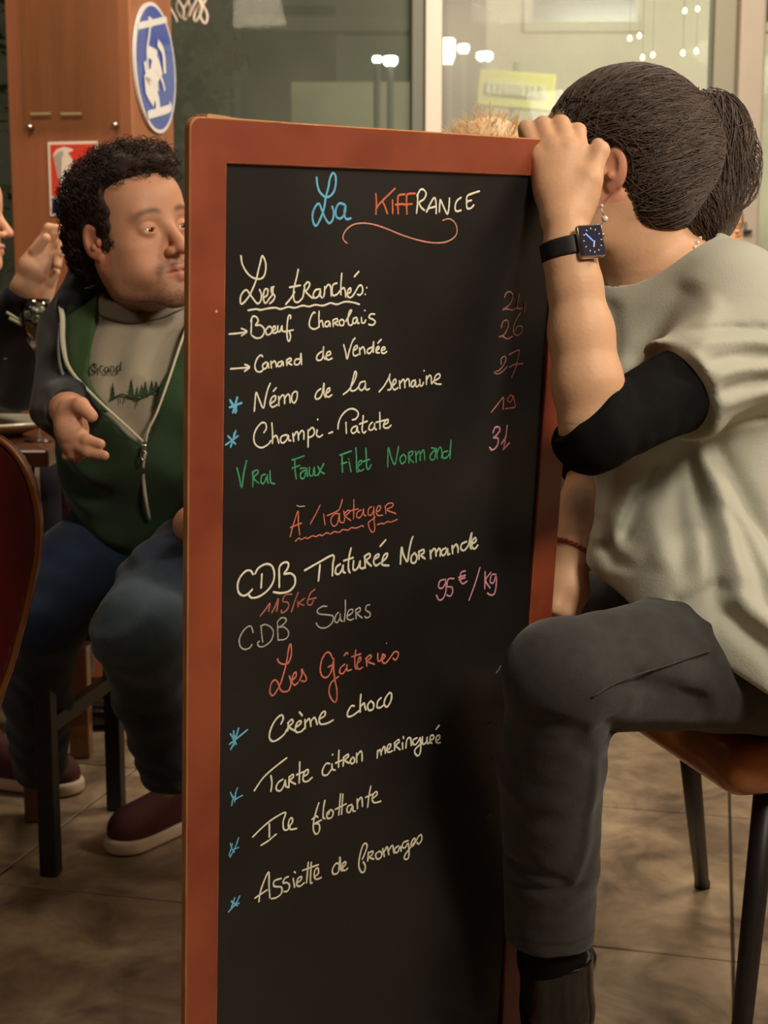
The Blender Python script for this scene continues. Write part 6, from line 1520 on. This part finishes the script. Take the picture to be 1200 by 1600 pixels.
for i in range(9):
    a = i * 2.4; rr = .016 if i else 0; zz = zbot + .060 + .008 * (i % 3)
    bm = bmesh.new(); box_bm(bm, 0, 0, 0, .014, .014, .014, bevel=.002, M=Matrix.Translation((gx + rr * math.cos(a), gy + rr * math.sin(a), zz)) @ Matrix.Rotation(a, 4, Vector((1, .4, .7)).normalized())); bm_obj('ice_cube', bm, M_ice, ge)
for k, (a, b) in enumerate((((10, 488), (62, 520)), ((14, 497), (66, 524)))):
    mb = MB(); mb.tube([P(*a, 2.69), P(*b, 2.72)], .0032, 8); mb.build('straw', mat('pale_straw', lin((176, 184, 150)), .5), ge)
bn_ = empty('bread_crumb', tuple(P(42, 614, 3.0)), None, None) if False else None

# ---------------------------------------------------------------- the other guests
def guest(name_label, fr, coat, hair, skin, seat_z=.46, fluffy=False, arm=None, h=.0075, pelvis=None, knees=None, extra=None, fineh=.0022):
    e = empty('person', (pelvis[0], pelvis[1], pelvis[2]), name_label, 'person')
    s = Sdf(); nb = fr.w((0, -.04, -.20)); head_ops(s, fr, nb, .052)
    F_ = fr.A[1] * (1, 1, 0); F_ = F_ / np.linalg.norm(F_); L_ = np.cross(F_, (0, 0, 1)) * -1; L_ = np.array([-F_[1], F_[0], 0])
    SA, SB = nb + L_ * .17 + np.array([0, 0, -.06]), nb - L_ * .17 + np.array([0, 0, -.06])
    s.cone(nb, pelvis, .07, .10, .03)
    if extra: extra(s)
    kn = [pelvis + F_ * .40 + L_ * .10 * q + np.array([0, 0, .02]) for q in (1, -1)]; ft = [k + F_ * .02 - np.array([0, 0, k[2] - .07]) for k in kn]
    for q, k, f in zip((1, -1), kn, ft): s.cone(pelvis + L_ * .08 * q, k, .06, .045, .03); s.cone(k, f, .045, .035, .02)
    box = (fr.o - np.array([.13, .13, .15]) * fr.sc, fr.o + np.array([.13, .13, .13]) * fr.sc, fineh)
    bl = [box] + (arm['boxes'] if arm else [])
    V, F = build_body(s, bl, .010)
    np_mesh('body', V, F, MAT_SKIN, e, True, skin_colors(V, skin, fr, 0, seed=4)); eyes(fr, fr.A[1], e)
    c = Sdf(); c.cone(nb + np.array([0, 0, -.11]), pelvis, .150, .165, .03); c.cone(SA, SB, .075, .075, .05)
    if arm: arm['sleeve'](c)
    else:
        for S_, q in ((SA, 1), (SB, -1)): el = S_ + np.array([0, 0, -.26]) + F_ * .06; c.cone(S_, el, .062, .055, .03); c.cone(el, el + F_ * .22 + np.array([0, 0, -.02]) - L_ * .05 * q, .052, .042, .02)
    c.ell(nb + np.array([0, 0, .01]), (.066, .066, .05), .01, 's'); c.disp = lambda p: (.004 * vnoise(p, 14, 3)).astype(np.float32)
    V, F = c.mesh(h); np_mesh('top', V, F, MAT_CLOTH, e, True, np.tile(np.array(lin(coat)), (len(V), 1)) * (1 + .06 * vnoise(V, 40, 1)[:, None]))
    j = Sdf()
    for q, k, f in zip((1, -1), kn, ft): j.cone(pelvis + L_ * .08 * q, k, .088, .066, .03); j.cone(k, f + np.array([0, 0, .04]), .062, .052, .02)
    V, F = j.mesh(h); np_mesh('trousers', V, F, MAT_CLOTH, e, True, np.tile(np.array(lin((34, 34, 42))), (len(V), 1)))
    for f in ft:
        b = Sdf(); b.cone(f + np.array([0, 0, -.03]) - F_ * .03, f + F_ * .15 + np.array([0, 0, -.035]), .040, .034); b.plane((0, 0, .001), (0, 0, -1)); V, F = b.mesh(.006); np_mesh('shoe', V, F, M_leather, e)
    hr = Sdf(); hr.ell((0, -.014, .042), (.086, .106, .090), 0, 'u', fr); hr.ell((0, -.045, -.03), (.078, .062, .09), .03, 'u', fr)
    hr.box((0, .118, -.03), (.12, .065, .100), .02, .02, 's', fr)
    for s_ in (-1, 1): hr.box((s_ * .07, .05, -.045), (.035, .045, .055), .015, .012, 's', fr)
    V, F = hr.mesh(.004); mh = mat('guest_hair', lin(hair), .6, noise_scale=50, noise_amt=.35); ho = np_mesh('hair', V, F, mh, e)
    rg = np.random.default_rng(3)
    if fluffy:
        n = 1500; ids = rg.integers(0, len(V), n); p0 = V[ids]; d = p0 - fr.w((0, -.01, .03)); d /= np.linalg.norm(d, axis=1)[:, None]; d = d + rg.normal(size=(n, 3)) * .45 + np.array([-.15, 0, .25]); d /= np.linalg.norm(d, axis=1)[:, None]
        ok = ~((fr.l(p0)[:, 1] > .05) & (fr.l(p0)[:, 2] < .07)); p0, d = p0[ok], d[ok]; n = len(p0); ln = rg.uniform(.012, .030, n); g = rg.normal(size=(n, 3)) * .3
        paths = np.stack([p0 + (d * t + g * t * t * .5) * ln[:, None] for t in np.linspace(0, 1, 6)], 1)
    else:
        paths = flow(hr, V, 900, lambda p: np.tile(fr.w((0, -.09, -.25)), (len(p), 1)) - p, 8, .012, rg, .0015, .2)
    V2, F2 = strands(paths, rg.uniform(.0007, .0014, len(paths)), 3, .3); np_mesh('hair_strands', V2, F2, mh, ho)['kind'] = 'stuff'
    st = empty('bar_stool', (pelvis[0], pelvis[1], 0), 'dark round stool under the ' + name_label.split(' guest')[0] + ' guest', 'stool')
    V, F = lathe([(0, 0), (.16, 0), (.17, .01), (.17, .03), (.15, .04), (0, .04)], (pelvis[0], pelvis[1], pelvis[2] - .135), seg=28); np_mesh('seat', V, F, M_red, st)
    for k in range(4):
        a = math.pi / 4 + k * math.pi / 2; mb = MB(); mb.tube([(pelvis[0] + .10 * math.cos(a), pelvis[1] + .10 * math.sin(a), pelvis[2] - .135), (pelvis[0] + .18 * math.cos(a), pelvis[1] + .18 * math.sin(a), .002)], .012, 8); mb.build('leg', M_blackmetal, st)
    return e
# guest at the left edge, hands raised above the table
fC = yaw_frame(P(-66, 338, 3.02), 92, -2, 0, .97)
wc0, hc0 = P(38, 448, 2.74), P(66, 400, 2.73)
def handC(s):
    z = 2.73
    s.cone(P(0, 540, 2.84), wc0, .036, .024, .02); s.cone(wc0, P(52, 420, z), .024, .026, .012); s.cone(P(50, 415, z), P(68, 385, z), .026, .020, .012); s.cone(P(60, 420, z), P(82, 402, z), .022, .016, .012)
    for a, b, c_ in (((66, 380), (76, 356), (98, 358)), ((74, 388), (86, 366), (101, 364)), ((80, 396), (94, 380), (96, 396)), ((82, 408), (92, 398), (90, 414))):
        s.cone(P(*a, z), P(*b, z - .015), .0115, .0095, .006); s.cone(P(*b, z - .015), P(*c_, z - .02), .0095, .0080, .003)
    s.cone(P(54, 392, z - .02), P(72, 372, z - .035), .011, .0095, .006)
    # second hand behind, clasping
    s.cone(P(62, 478, z + .05), P(74, 430, z + .04), .022, .022, .01); s.cone(P(74, 430, z + .04), P(84, 405, z + .03), .016, .013, .008); s.cone(P(78, 440, z + .03), P(88, 425, z + .02), .011, .008, .005)
armC = {'boxes': [(P(-2, 482, 2.80) - np.array([0, .12, 0]), P(112, 335, 2.72) + np.array([0, .16, 0]), .0024)],
        'sleeve': lambda c: (c.chain([P(-80, 470, 3.0), P(-30, 580, 2.92), P(14, 500, 2.80), P(30, 466, 2.755)], [.075, .060, .044, .036], .03), c.chain([P(-40, 520, 3.1), P(30, 600, 2.98), P(56, 500, 2.80)], [.07, .052, .034], .03), c.plane(P(33, 459, 2.745), _n(hc0 - wc0), .003))}
guest('dark dressed guest in profile with raised clasped hands at the left edge', fC, (24, 24, 34), (40, 28, 22), (214, 164, 132), arm=armC, pelvis=np.array([-1.22, 3.34, .60]), extra=handC)
# blond guest behind the board, only the fluffy crown shows
fD = yaw_frame(P(768, 296, 2.62), 160, 0, 0, 1.0)
guest('fluffy blond guest hidden behind the menu board, only the crown showing', fD, (120, 96, 76), (226, 190, 140), (214, 168, 136), fluffy=True, pelvis=np.array([fD.o[0], fD.o[1] + .06, .58]), h=.009, fineh=.004)
# guest behind the ponytail, near the window
fE = yaw_frame(P(1116, 366, 4.25), 12, 0, 0, 1.0)
guest('distant guest by the window, face just visible below the ponytail', fE, (70, 60, 54), (70, 44, 30), (216, 160, 110), pelvis=np.array([fE.o[0], fE.o[1] + .02, .58]), h=.009, fineh=.003)
